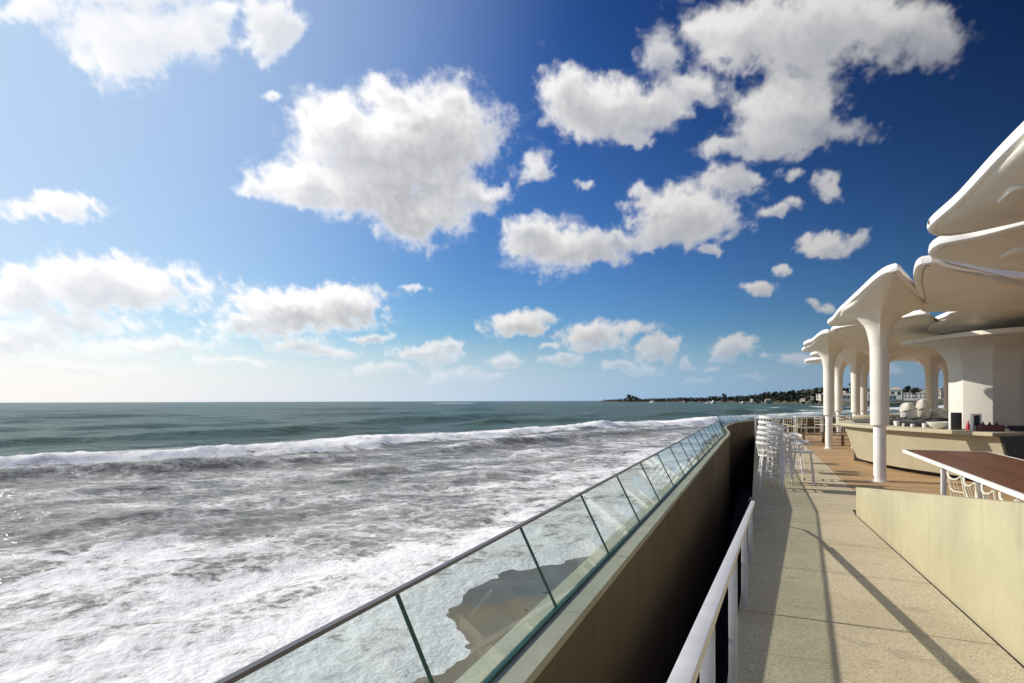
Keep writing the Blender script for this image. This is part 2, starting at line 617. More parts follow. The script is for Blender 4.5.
# clouds: direction of the middle as tangent-plane offsets (right, up) in thousandths of the
# view distance, half sizes, weight
CLOUDS = [
    (135, 38, 80, 52, 1.0), (205, 30, 36, 42, .75), (272, 28, 32, 44, .8), (232, 6, 40, 16, .55), (40, 8, 44, 24, .75), (150, -30, 130, 40, 1.0),
    (395, 150, 105, 62, 1.05), (335, 125, 48, 45, .9), (440, 125, 70, 58, .95), (420, 212, 56, 44, .9), (310, 178, 66, 28, .95), (365, 195, 60, 30, .9), (478, 190, 52, 22, .7), (255, 186, 26, 12, .6), (385, 92, 32, 22, .7), (455, 100, 28, 24, .7),
    (57, 206, 56, 20, .9),
    (105, 283, 120, 34, 1.1), (20, 288, 60, 32, .85), (70, 322, 100, 18, .55), (20, 340, 80, 24, .6), (150, 345, 100, 14, .45), (230, 362, 60, 10, .4), (70, 368, 120, 12, .45),
    (300, 308, 88, 27, .95), (345, 298, 50, 20, .8), (250, 325, 66, 18, .7), (295, 345, 46, 14, .55), (368, 337, 28, 8, .55), (425, 352, 50, 12, .6), (447, 344, 30, 9, .5), (380, 368, 60, 9, .4),
    (560, 248, 62, 30, .95), (528, 232, 36, 24, .7), (592, 250, 44, 20, .7), (617, 238, 28, 14, .6),
    (595, 108, 60, 40, .95), (565, 88, 34, 34, .8), (650, 108, 48, 28, .8), (700, 90, 40, 20, .75), (660, 58, 28, 34, .4), (632, 135, 34, 18, .6),
    (735, 30, 66, 42, .95), (810, 35, 95, 52, 1.05), (880, 22, 90, 36, .9), (790, 105, 56, 44, .9), (770, 140, 66, 26, .7), (725, 150, 44, 14, .5), (840, 130, 56, 24, .22), (930, 45, 70, 40, .30),
    (688, 215, 64, 38, 1.0), (735, 180, 44, 20, .65), (665, 238, 40, 18, .7),
    (828, 244, 36, 15, .8), (858, 238, 14, 9, .5), (758, 289, 20, 9, .75), (781, 273, 13, 7, .7), (776, 213, 20, 9, .6), (796, 206, 12, 8, .5), (830, 190, 18, 18, .55), (716, 251, 19, 9, .55), (636, 192, 15, 13, .6), (541, 165, 21, 24, .6), (586, 188, 8, 10, .45), (822, 308, 20, 8, .45), (808, 303, 12, 6, .4), (795, 175, 22, 12, .4), (270, 98, 14, 10, .4),
    (440, 360, 30, 9, .5), (490, 380, 40, 6, .4), (585, 352, 26, 9, .5), (640, 372, 26, 7, .45), (545, 348, 16, 6, .45), (715, 366, 18, 6, .4), (770, 360, 12, 5, .4), (330, 352, 40, 10, .5), (516, 322, 40, 20, .95), (540, 315, 22, 11, .55), (592, 335, 38, 22, .9), (628, 330, 34, 9, .5), (655, 350, 32, 16, .85), (735, 349, 27, 17, .75), (800, 363, 28, 11, .6), (686, 363, 12, 10, .5), (560, 364, 34, 10, .5), (512, 364, 22, 13, .6), (618, 366, 30, 10, .5), (455, 374, 44, 8, .4), (700, 378, 34, 6, .3), (756, 380, 28, 5, .3), (885, 376, 44, 9, .4),
    (412, 288, 18, 4, .35),
]


def cloud_fields(u, v):
    """cover (0..1) and shade (0 lit .. 1 grey) for directions given as tangents (right, up)"""
    px = 512 + 560 * u
    py = 401 - 560 * v
    wx = fbm(u * 9, v * 9, 5, 3) * 18 + fbm(u * 40, v * 40, 4, 4) * 6
    wy = fbm(u * 9 + 31, v * 9, 5, 5) * 14 + fbm(u * 40 + 9, v * 40, 4, 6) * 5

    def blobs(dx=0.0, dy=0.0, warp=1.0):
        x = px + wx * warp + dx
        y = py + wy * warp + dy
        acc = np.zeros_like(px)
        aw = np.zeros_like(px)
        wa = np.zeros_like(px)
        ws = np.zeros_like(px)
        for bx, by, rx, ry, wt in CLOUDS:
            e = np.sqrt(((x - bx) / (rx * 0.92)) ** 2 + ((y - by) / (ry * 0.86)) ** 2)
            f = np.clip(1.0 - e, -1.5, 1) - (1 - min(wt, 1)) * 0.42
            acc += np.exp(7 * f)
            k = np.exp(3.0 * np.clip(1 - e, -2, 1))
            aw += k
            wa += k * wt
            ws += k * min(rx, ry)
        return np.clip(np.log(acc + 1e-9) / 7, -1.2, 1.4), wa / aw, ws / aw
    d0, wt, rs = blobs()
    small = sstep(42, 12, rs)
    # billows get finer towards the horizon, where clouds are farther away
    sc = 9.0 / (0.30 + np.clip(v, 0.02, 2)) ** 0.5
    detail = fbm(u * sc, v * sc * 1.15, 7, 21, 0.55, 2.03, True)
    fine = fbm(u * sc * 3.1, v * sc * 3.6, 6, 77, 0.6)
    puff = fbm(u * sc * 2.4 + fine * 0.25, v * sc * 2.8 - fine * 0.25, 5, 402, 0.55, 2.1, True)
    dens = d0 + (detail - 0.12) * (0.46 - 0.2 * small) + fine * (0.29 + 0.22 * small) + (puff - 0.15) * (0.20 + 0.14 * small) - 0.20 + 0.05 * small
    wisp = fbm(u * 13 + fine * .3, v * 19, 6, 133, 0.64)
    cover = sstep(-0.10, 0.46, dens) * np.clip(0.25 + 0.85 * wt, 0, 1)
    veil = 0.50 * sstep(-0.05, 0.85, d0 + 0.10 + wisp * 0.95)
    cover = 1 - (1 - cover) * (1 - veil)
    # how much cloud the light has come through before it reaches this spot
    sz = np.clip(rs / 40, 0.25, 1.2)
    b1, _, _ = blobs(-9 * sz, -13 * sz)
    b2, _, _ = blobs(-22 * sz, -30 * sz)
    mid = fbm(u * sc * 0.8 + 3, v * sc * 1.1, 5, 190, 0.55)
    dep = 0.55 * b1 + 0.45 * b2 + (detail - 0.12) * 0.34 + mid * 0.55 + (puff - .15) * 0.16 - 0.12
    shade = sstep(-0.05, 0.80, dep) * sstep(0.0, 0.5, dens)
    du, dv = -0.007, 0.009
    p2 = fbm((u + du) * sc * 2.4 + fine * 0.25, (v + dv) * sc * 2.8 - fine * 0.25, 4, 402, 0.55, 2.1, True)
    l2 = fbm((u + 2 * du) * sc, (v + 2 * dv) * sc * 1.15, 5, 21, 0.55, 2.03, True)
    relief = np.clip((p2 - puff) * 0.40 + (l2 - detail) * 0.55, -0.4, 0.4)
    shade = shade * (0.95 - 0.15 * small) + relief * (0.25 + 0.5 * shade)
    shade = np.clip(shade, 0, None)
    return cover, 1 - np.exp(-1.35 * shade)


def build_world():
    w = bpy.data.worlds.new('World')
    S.world = w
    w.use_nodes = True
    t = w.node_tree
    n = t.nodes
    L = t.links.new
    bg = n['Background']
    sky = n.new('ShaderNodeTexSky')
    sky.sky_type = 'NISHITA'
    sky.sun_disc = False
    sky.sun_elevation = SUN_EL
    sky.sun_rotation = SUN_AZ
    sky.air_density = 1.0
    sky.dust_density = 0.9
    sky.ozone_density = 2.0

    def mth(op, a, b=None, clamp=False):
        q = n.new('ShaderNodeMath')
        q.operation = op
        q.use_clamp = clamp
        for i, x in enumerate((a, b)):
            if x is None:
                continue
            if isinstance(x, (int, float)):
                q.inputs[i].default_value = x
            else:
                L(x, q.inputs[i])
        return q.outputs[0]
    # polarised-looking, deeper blue away from the sun
    sep = n.new('ShaderNodeSeparateColor')
    L(sky.outputs[0], sep.inputs[0])
    com = n.new('ShaderNodeCombineColor')
    for i, (g, k) in enumerate(((1.75, 1.22), (1.5, 1.26), (1.06, 1.20))):
        L(mth('MULTIPLY', mth('POWER', mth('MULTIPLY', sep.outputs[i], 0.1), g), 10 * k), com.inputs[i])
    # direction
    tc = n.new('ShaderNodeTexCoord')
    # sky darkens towards the part of the sky turned from the sun
    dot = n.new('ShaderNodeVectorMath')
    dot.operation = 'DOT_PRODUCT'
    L(tc.outputs['Generated'], dot.inputs[0])
    dot.inputs[1].default_value = (0.80, 0.10, 0.60)
    mr = n.new('ShaderNodeMapRange')
    mr.interpolation_type = 'SMOOTHSTEP'
    mr.inputs['From Min'].default_value = 0.25
    mr.inputs['From Max'].default_value = 1.0
    mr.inputs['To Min'].default_value = 1.0
    mr.inputs['To Max'].default_value = 0.13
    L(dot.outputs['Value'], mr.inputs['Value'])
    dk = n.new('ShaderNodeMix')
    dk.data_type = 'RGBA'
    dk.blend_type = 'MULTIPLY'
    dk.inputs[0].default_value = 1
    L(com.outputs[0], dk.inputs[6])
    L(mr.outputs[0], dk.inputs[7])
    au = n.new('ShaderNodeMix')
    au.data_type = 'RGBA'
    L(dk.outputs[2], au.inputs[6])
    au.inputs[7].default_value = (5.3, 6.9, 9.0, 1)
    dsa = n.new('ShaderNodeVectorMath')
    dsa.operation = 'DOT_PRODUCT'
    L(tc.outputs['Generated'], dsa.inputs[0])
    dsa.inputs[1].default_value = (math.sin(SUN_AZ) * math.cos(SUN_EL), math.cos(SUN_AZ) * math.cos(SUN_EL), math.sin(SUN_EL))
    mra = n.new('ShaderNodeMapRange')
    mra.interpolation_type = 'SMOOTHSTEP'
    mra.inputs['From Min'].default_value = 0.45
    mra.inputs['From Max'].default_value = 1.0
    mra.inputs['To Max'].default_value = 0.85
    L(dsa.outputs['Value'], mra.inputs['Value'])
    L(mra.outputs[0], au.inputs[0])
    # clouds computed here, in the script, as cover and light over the whole sky
    w_, h_ = 4608, 2304
    img = bpy.data.images.new('cloud_cover', w_, h_, alpha=False, float_buffer=False)
    img.colorspace_settings.name = 'Non-Color'
    px = np.zeros((h_, w_, 4), np.float32)
    px[..., 3] = 1
    j0 = h_ // 2 - 2
    j1 = int(h_ * (0.5 + 46 / 180))
    uu = (np.arange(w_) + 0.5) / w_
    az = np.pi / 2 - (-(uu - 0.5) * 2 * np.pi)          # clockwise from +Y
    az = (az + np.pi) % (2 * np.pi) - np.pi
    el = ((np.arange(h_) + 0.5) / h_ - 0.5) * np.pi
    # front sector, drawn from the list
    ii = np.where(np.abs(az) < R(62))[0]
    A, E_ = np.meshgrid(az[ii], el[j0:j1])
    u = np.tan(A)
    v = np.tan(E_) / np.cos(A)
    c, s = cloud_fields(u, v)
    fade = sstep(R(62), R(48), np.abs(A)) * sstep(R(46), R(43), E_)
    # generic broken cumulus for the rest of the sky
    jj = int(h_ * (0.5 + 88 / 180))
    st = 3
    A2, E2 = np.meshgrid(az[::st], el[j0:jj:st])
    k = 1 / (np.sin(np.clip(E2, 0.02, 2)) + 0.12)
    X2, Y2 = np.sin(A2) * np.cos(E2) * k, np.cos(A2) * np.cos(E2) * k
    g = fbm(X2 * 1.1 + 5, Y2 * 1.1, 6, 301, 0.55)
    c2 = sstep(0.10, 0.40, g)
    s2 = np.clip(g * 1.4 - 0.2, 0, 0.7)
    c2 = np.repeat(np.repeat(c2, st, 0), st, 1)[:jj - j0, :w_]
    s2 = np.repeat(np.repeat(s2, st, 0), st, 1)[:jj - j0, :w_]
    px[j0:jj, :, 0] = c2
    px[j0:jj, :, 1] = s2
    blk = px[j0:j1]
    blk[:, ii, 0] = c * fade + blk[:, ii, 0] * (1 - fade) * sstep(R(48), R(60), np.abs(A))  + blk[:, ii, 0] * sstep(R(43), R(46), E_) * sstep(R(60), R(48), np.abs(A))
    blk[:, ii, 1] = s * fade + blk[:, ii, 1] * (1 - fade)
    px[j0:j1] = blk
    img.pixels.foreach_set(np.clip(px, 0, 1).ravel())
    img.update()
    img.pack()
    env = n.new('ShaderNodeTexEnvironment')
    env.image = img
    env.interpolation = 'Cubic'
    L(tc.outputs['Generated'], env.inputs['Vector'])
    se = n.new('ShaderNodeSeparateColor')
    L(env.outputs[0], se.inputs[0])
    # brightness of sunlit cloud: far higher near the sun's side, greyer away from it
    ds = n.new('ShaderNodeVectorMath')
    ds.operation = 'DOT_PRODUCT'
    L(tc.outputs['Generated'], ds.inputs[0])
    ds.inputs[1].default_value = (math.sin(SUN_AZ) * math.cos(SUN_EL), math.cos(SUN_AZ) * math.cos(SUN_EL), math.sin(SUN_EL))

    def rng(v, a, b, c_, d):
        q = n.new('ShaderNodeMapRange')
        q.inputs['From Min'].default_value = a
        q.inputs['From Max'].default_value = b
        q.inputs['To Min'].default_value = c_
        q.inputs['To Max'].default_value = d
        L(v, q.inputs['Value'])
        return q.outputs[0]
    lit = rng(ds.outputs['Value'], 0.0, 0.70, 6.0, 11.0)
    dim = mth('MAXIMUM', rng(ds.outputs['Value'], 0.0, 0.64, 2.7, 3.9), rng(ds.outputs['Value'], 0.62, 0.90, 3.9, 8.8))

    def colr(val, c):
        q = n.new('ShaderNodeVectorMath')
        q.operation = 'SCALE'
        q.inputs[0].default_value = c
        L(val, q.inputs['Scale'])
        return q.outputs[0]
    cm = n.new('ShaderNodeMix')
    cm.data_type = 'RGBA'
    L(se.outputs[1], cm.inputs[0])
    L(colr(lit, (1.0, 0.985, 0.97)), cm.inputs[6])
    L(colr(dim, (0.90, 0.95, 1.06)), cm.inputs[7])
    fm = n.new('ShaderNodeMix')
    fm.data_type = 'RGBA'
    L(se.outputs[0], fm.inputs[0])
    L(au.outputs[2], fm.inputs[6])
    L(cm.outputs[2], fm.inputs[7])
    # moist air just above the horizon
    sx = n.new('ShaderNodeSeparateXYZ')
    L(tc.outputs['Generated'], sx.inputs[0])
    hz = n.new('ShaderNodeMapRange')
    hz.interpolation_type = 'SMOOTHSTEP'
    hz.inputs['From Min'].default_value = 0.0
    hz.inputs['From Max'].default_value = 0.13
    hz.inputs['To Min'].default_value = 0.90
    hz.inputs['To Max'].default_value = 0.0
    L(sx.outputs[2], hz.inputs['Value'])
    hzb = rng(ds.outputs['Value'], -0.2, 0.75, 3.5, 9.6)
    hm = n.new('ShaderNodeMix')
    hm.data_type = 'RGBA'
    L(hz.outputs[0], hm.inputs[0])
    L(fm.outputs[2], hm.inputs[6])
    warm = n.new('ShaderNodeMix')
    warm.data_type = 'RGBA'
    L(rng(ds.outputs['Value'], 0.1, 0.75, 0.0, 1.0), warm.inputs[0])
    L(colr(hzb, (0.60, 0.94, 1.32)), warm.inputs[6])
    L(colr(hzb, (1.0, 0.99, 0.985)), warm.inputs[7])
    L(warm.outputs[2], hm.inputs[7])
    L(hm.outputs[2], bg.inputs[0])
    bg.inputs[1].default_value = 0.1


def build_sun():
    l = bpy.data.lights.new('sun', 'SUN')
    l.energy = 4.8
    l.angle = R(0.53)
    l.color = (1.0, 0.93, 0.82)
    o = bpy.data.objects.new('sun', l)
    COL.objects.link(o)
    d = Vector((math.sin(SUN_AZ) * math.cos(SUN_EL), math.cos(SUN_AZ) * math.cos(SUN_EL), math.sin(SUN_EL)))
    o.rotation_euler = (-d).to_track_quat('-Z', 'Y').to_euler()
    o.location = (-20, 5, 20)


def build_camera():
    c = bpy.data.cameras.new('camera')
    c.sensor_width = 36
    c.lens = 560 / 1024 * 36
    c.shift_y = 59.5 / 1024
    c.clip_start = 0.05
    c.clip_end = 60000
    o = bpy.data.objects.new('camera', c)
    COL.objects.link(o)
    o.location = (0, 0, EYE)
    o.rotation_mode = 'QUATERNION'
    o.rotation_quaternion = Matrix.Rotation(R(90), 4, 'X').to_quaternion() @ Matrix.Rotation(R(-0.17), 4, 'Z').to_quaternion()
    S.camera = o


# ------------------------------------------------------------------ sea and beach
WASH = [(3.9, 20.5), (2.6, 19.1), (1.15, 18.3), (.37, 17.8), (-.5, 16.9), (-.96, 15), (-1.24, 14.5), (-.74, 13.1), (-.60, 12.3), (-.85, 11.5), (-1.4, 10.9), (-2.6, 9.6), (-3.6, 7.5), (-4.2, 4), (-5, 0), (-8, -10), (-12, -30)]


def wash_dist(x, y):
    """signed distance to the edge of the wash: > 0 on the sand side (towards the wall)"""
    pl = catmull(WASH, 6)[:, :2] + np.array([-0.5, 0.0])
    # extend along the wall further on
    ext = np.array([[30, 70], [9.5, 32], [5.5, 23.2]])
    pl = np.vstack([ext, pl])
    best = np.full(x.shape, 1e9)
    sgn = np.ones(x.shape)
    for i in range(len(pl) - 1):
        a, b = pl[i], pl[i + 1]
        d = b - a
        t = np.clip(((x - a[0]) * d[0] + (y - a[1]) * d[1]) / (d @ d), 0, 1)
        qx, qy = a[0] + t * d[0], a[1] + t * d[1]
        e = np.hypot(x - qx, y - qy)
        cr = d[0] * (y - a[1]) - d[1] * (x - a[0])
        m = e < best
        best = np.where(m, e, best)
        sgn = np.where(m, np.sign(cr), sgn)
    return best * sgn


def build_sea():
    nr, na = 760, 720
    r = np.geomspace(5.5, 30000, nr)
    a = np.radians(np.linspace(-82, 80, na))
    Rr, Aa = np.meshgrid(r, a, indexing='ij')
    x = Rr * np.sin(Aa)
    y = Rr * np.cos(Aa)
    q = -0.72 * x + 0.69 * y          # distance out from the shore
    e = 0.69 * x + 0.72 * y           # along the shore
    wob = fbm(e / 60, q / 60, 3, 5) * 7 + fbm(e / 16, q / 20, 3, 9) * 2.2
    qq = q + wob
    far = sstep(900, 60, Rr)
    z = np.zeros_like(x)
    # breaking wave and the swells behind and before it

    def wave(c, h, front, back, em=0, ew=1e9):
        t = qq - c
        g = np.where(t < 0, np.exp(-(t / front) ** 2), np.exp(-(t / back) ** 2))
        return h * g * np.exp(-((e - em) / ew) ** 2)
    crest = fbm(e / 12, q / 30, 4, 34)
    z += wave(61, 1.05, 2.0, 8) * (0.9 + 0.45 * crest)
    z += np.exp(-((qq - 62) / 2.6) ** 2) * np.clip(fbm(e / 1.6, q / 1.2, 4, 35), 0, 1) * 0.4
    z += wave(52, 0.75, 1.6, 4) * sstep(-0.4, 0.4, fbm(e / 22, q * 0 + 3, 3, 31) + 0.2)
    z += wave(92, 1.5, 4, 9) * sstep(-0.3, 0.3, fbm(e / 50, q * 0 + 9, 3, 41))
    z += wave(118, 1.1, 5, 10) * sstep(-0.3, 0.3, fbm(e / 60, q * 0 + 19, 3, 43))
    z += wave(41, 0.45, 1.6, 4) * sstep(-0.3, 0.3, fbm(e / 14, q * 0 + 6, 3, 32))
    z += wave(31, 0.35, 1.3, 3.5) * sstep(-0.3, 0.3, fbm(e / 11, q * 0 + 4, 3, 33))
    for c in range(150, 900, 46):
        z += wave(c + 9 * math.sin(c), 1.35, 6, 14) * sstep(-0.3, 0.4, fbm(e / 80, q * 0 + c, 3, 50 + c)) * far
    # chop, finer close by
    z += fbm(e / 9, q / 5, 5, 61) * 0.36 * sstep(600, 20, Rr)
    z += fbm(e / 2.2, q / 1.5, 4, 62) * 0.12 * sstep(120, 15, Rr)
    z += fbm(x / 0.8, y / 0.8, 4, 63, billow=True) * 0.045 * sstep(60, 10, Rr)
    z += fbm(e / 34, q / 16, 4, 64) * 0.8 * sstep(40, 90, Rr) * sstep(3000, 300, Rr)
    # foam cover
    n1 = fbm(e / 30, q / 11, 5, 71)
    n2 = fbm(e / 9, q / 4, 5, 72)
    foam = np.zeros_like(x)
    inner = sstep(40, 17, q + n1 * 16 + 4 * np.sin(e / 11))
    foam = np.maximum(foam, inner * (0.92 + n2 * 0.42 + n1 * 0.34))
    foam = np.maximum(foam, sstep(64, 40, qq) * (0.42 + n1 * 0.50 + n2 * 0.20))
    # white band of the breaker, broken up behind
    band = sstep(57.0 + 3.5 * n2, 59.5 + 3.5 * n2, qq) * sstep(80 + 14 * n1, 66, qq)
    foam = np.maximum(foam, band * (1.0 + n2 * 0.55 + 0.25 * crest))
    foam = np.maximum(foam, sstep(49.5, 51.5, qq) * sstep(55, 52, qq) * (0.45 + n2 * 0.5))
    foam = np.where((qq > 54) & (qq < 59.0), foam * sstep(59.3, 57.9, -qq + 116.8) , foam) if False else foam
    # small white horses offshore
    wh = fbm(e / 14, q / 5, 4, 81) * sstep(90, 130, q) * sstep(2500, 200, Rr)
    foam = np.maximum(foam, sstep(0.50, 0.62, wh) * 0.8)
    far_br = np.exp(-((y - 1500) / 170) ** 2) * sstep(-220, -190, x) * sstep(-95, -110, x)
    foam = np.maximum(foam, far_br * 1.0)
    # surf in the bay before the far shore
    bx = x - 0.50 * y
    for yy, hw, x0, x1 in ((300, 10, 120, 400), (420, 16, 150, 520), (185, 6, 95, 260), (235, 7, 130, 300)):
        bb = np.exp(-((y + 0.25 * (x - x0) - yy - 12 * n1) / hw) ** 2) * sstep(x0, x0 + 30, x) * sstep(x1, x1 - 60, x)
        foam = np.maximum(foam, bb * (0.95 + n2 * 0.4))
    # the wash on the beach
    sd = wash_dist(x, y)
    near = Rr < 60
    lobes = fbm(x / 1.1, y / 1.1, 4, 91) * 0.5
    sd2 = sd + lobes
    edge = sstep(2.2, 0.3, -sd2) * 1.35
    foam = np.where(near & (sd > -6), np.maximum(foam, edge), foam)
    zz = SEA + z
    # thin sheet of wash running up the sand
    run = sstep(-9, 0, sd)
    sheet = -3.505 - np.clip(sd2, -1.2, 2) * 0.10
    zz = np.where(near, zz * (1 - run) + (sheet + 0.05 * fbm(x / 0.6, y / 0.6, 3, 95) * sstep(0.2, -2.0, sd2)) * run, zz)
    depth = np.clip(sstep(52, 84, qq), 0, 1)
    depth = np.maximum(depth, sstep(120, 300, Rr))
    idx = np.arange(nr * na).reshape(nr, na)
    f = np.stack([idx[:-1, :-1], idx[:-1, 1:], idx[1:, 1:], idx[1:, :-1]], -1).reshape(-1, 4)[:, ::-1]
    me = bpy.data.meshes.new('sea')
    me.vertices.add(nr * na)
    me.vertices.foreach_set('co', np.stack([x, y, zz], -1).astype(np.float32).ravel())
    me.loops.add(f.size)
    me.loops.foreach_set('vertex_index', f.astype(np.int32).ravel())
    me.polygons.add(len(f))
    me.polygons.foreach_set('loop_start', np.arange(0, f.size, 4, dtype=np.int32))
    me.polygons.foreach_set('use_smooth', np.ones(len(f), bool))
    me.update(calc_edges=True)
    for nm, arr in (('foam', foam), ('depth', depth)):
        at = me.attributes.new(nm, 'FLOAT', 'POINT')
        at.data.foreach_set('value', arr.astype(np.float32).ravel())
    me.materials.append(M['water'])
    o = bpy.data.objects.new('sea', me)
    COL.objects.link(o)
    tag(o, kind='structure')

    # beach under the wall
    rs = random.Random(4)
    for k, (x_, y_, r_) in enumerate(((0.9, 15.6, .09), (1.35, 15.9, .06), (0.35, 14.3, .07), (1.9, 15.2, .05), (2.4, 17.0, .07))):
        bm = bmesh.new()
        bmesh.ops.create_icosphere(bm, subdivisions=2, radius=r_)
        for v_ in bm.verts:
            v_.co *= 1 + rs.uniform(-.18, .18)
            v_.co.z *= .55
        me = bpy.data.meshes.new('beach_stone')
        bm.to_mesh(me)
        bm.free()
        me.materials.append(M['rock'])
        o = bpy.data.objects.new('beach_stone', me)
        COL.objects.link(o)
        o.location = (x_, y_, -3.46)
        tag(o, 'small dark stone lying on the wet sand below the glass', 'stone', 'stones on the sand')
    gx = np.linspace(-14, 14, 180)
    gy = np.linspace(-12, 44, 300)
    X, Y = np.meshgrid(gx, gy, indexing='ij')
    X = X + Y * 0.4375 - 4
    sd = wash_dist(X, Y)
    Z = -3.50 + np.clip(sd, -12, 6) * 0.045 + fbm(X / 1.5, Y / 1.5, 4, 15) * 0.05 - 0.02
    wet = sstep(3.2, 0.4, sd) * 0.2 + sstep(14.3, 16.0, Y - 0.15 * X) * 0.9
    idx = np.arange(X.size).reshape(X.shape)
    f = np.stack([idx[:-1, :-1], idx[1:, :-1], idx[1:, 1:], idx[:-1, 1:]], -1).reshape(-1, 4)
    me = bpy.data.meshes.new('beach')
    me.from_pydata(np.stack([X, Y, Z], -1).reshape(-1, 3).tolist(), [], f.tolist())
    me.polygons.foreach_set('use_smooth', np.ones(len(f), bool))
    at = me.attributes.new('wet', 'FLOAT', 'POINT')
    at.data.foreach_set('value', wet.astype(np.float32).ravel())
    me.materials.append(M['sand'])
    o = bpy.data.objects.new('beach', me)
    COL.objects.link(o)
    tag(o, kind='structure')


# ------------------------------------------------------------------ terrace
CREASE = 10.82
RAMP = 0.0425


def ramp_z(s):
    return max(0.0, RAMP * (CREASE - s))


def wall_path():
    pts = [W(-0.825, s) for s in (-9.55, -4, 0, 4, 8, 12, 16, 20)]
    pts = [(p.x, p.y) for p in pts] + [(8.65, 22.6), (10.1, 25.8), (11.8, 28.7), (14.0, 31.2), (17.0, 33.2), (20.5, 34.4), (25, 35.2), (31, 35.8), (38, 36.2), (46, 36.5)]
    return resample(catmull(pts, 12), 0.28)


def path_frames(path):
    t = np.gradient(path, axis=0)
    t /= np.linalg.norm(t, axis=1)[:, None]
    nrm = np.stack([-t[:, 1], t[:, 0]], 1)     # to the left of travel = seaward
    return t, nrm


def sweep(path, nrm, prof, close=True):
    """prof: (outward offset, z) corners"""
    k = len(prof)
    vs = []
    for p, n in zip(path, nrm):
        for o, z in prof:
            vs.append((p[0] + n[0] * o, p[1] + n[1] * o, z))
    fs = []
    for i in range(len(path) - 1):
        for j in range(k if close else k - 1):
            fs.append((i * k + j, i * k + (j + 1) % k, (i + 1) * k + (j + 1) % k, (i + 1) * k + j))
    if close:
        fs.append(tuple(range(k)))
        fs.append(tuple(range((len(path) - 1) * k, len(path) * k))[::-1])
    return vs, fs


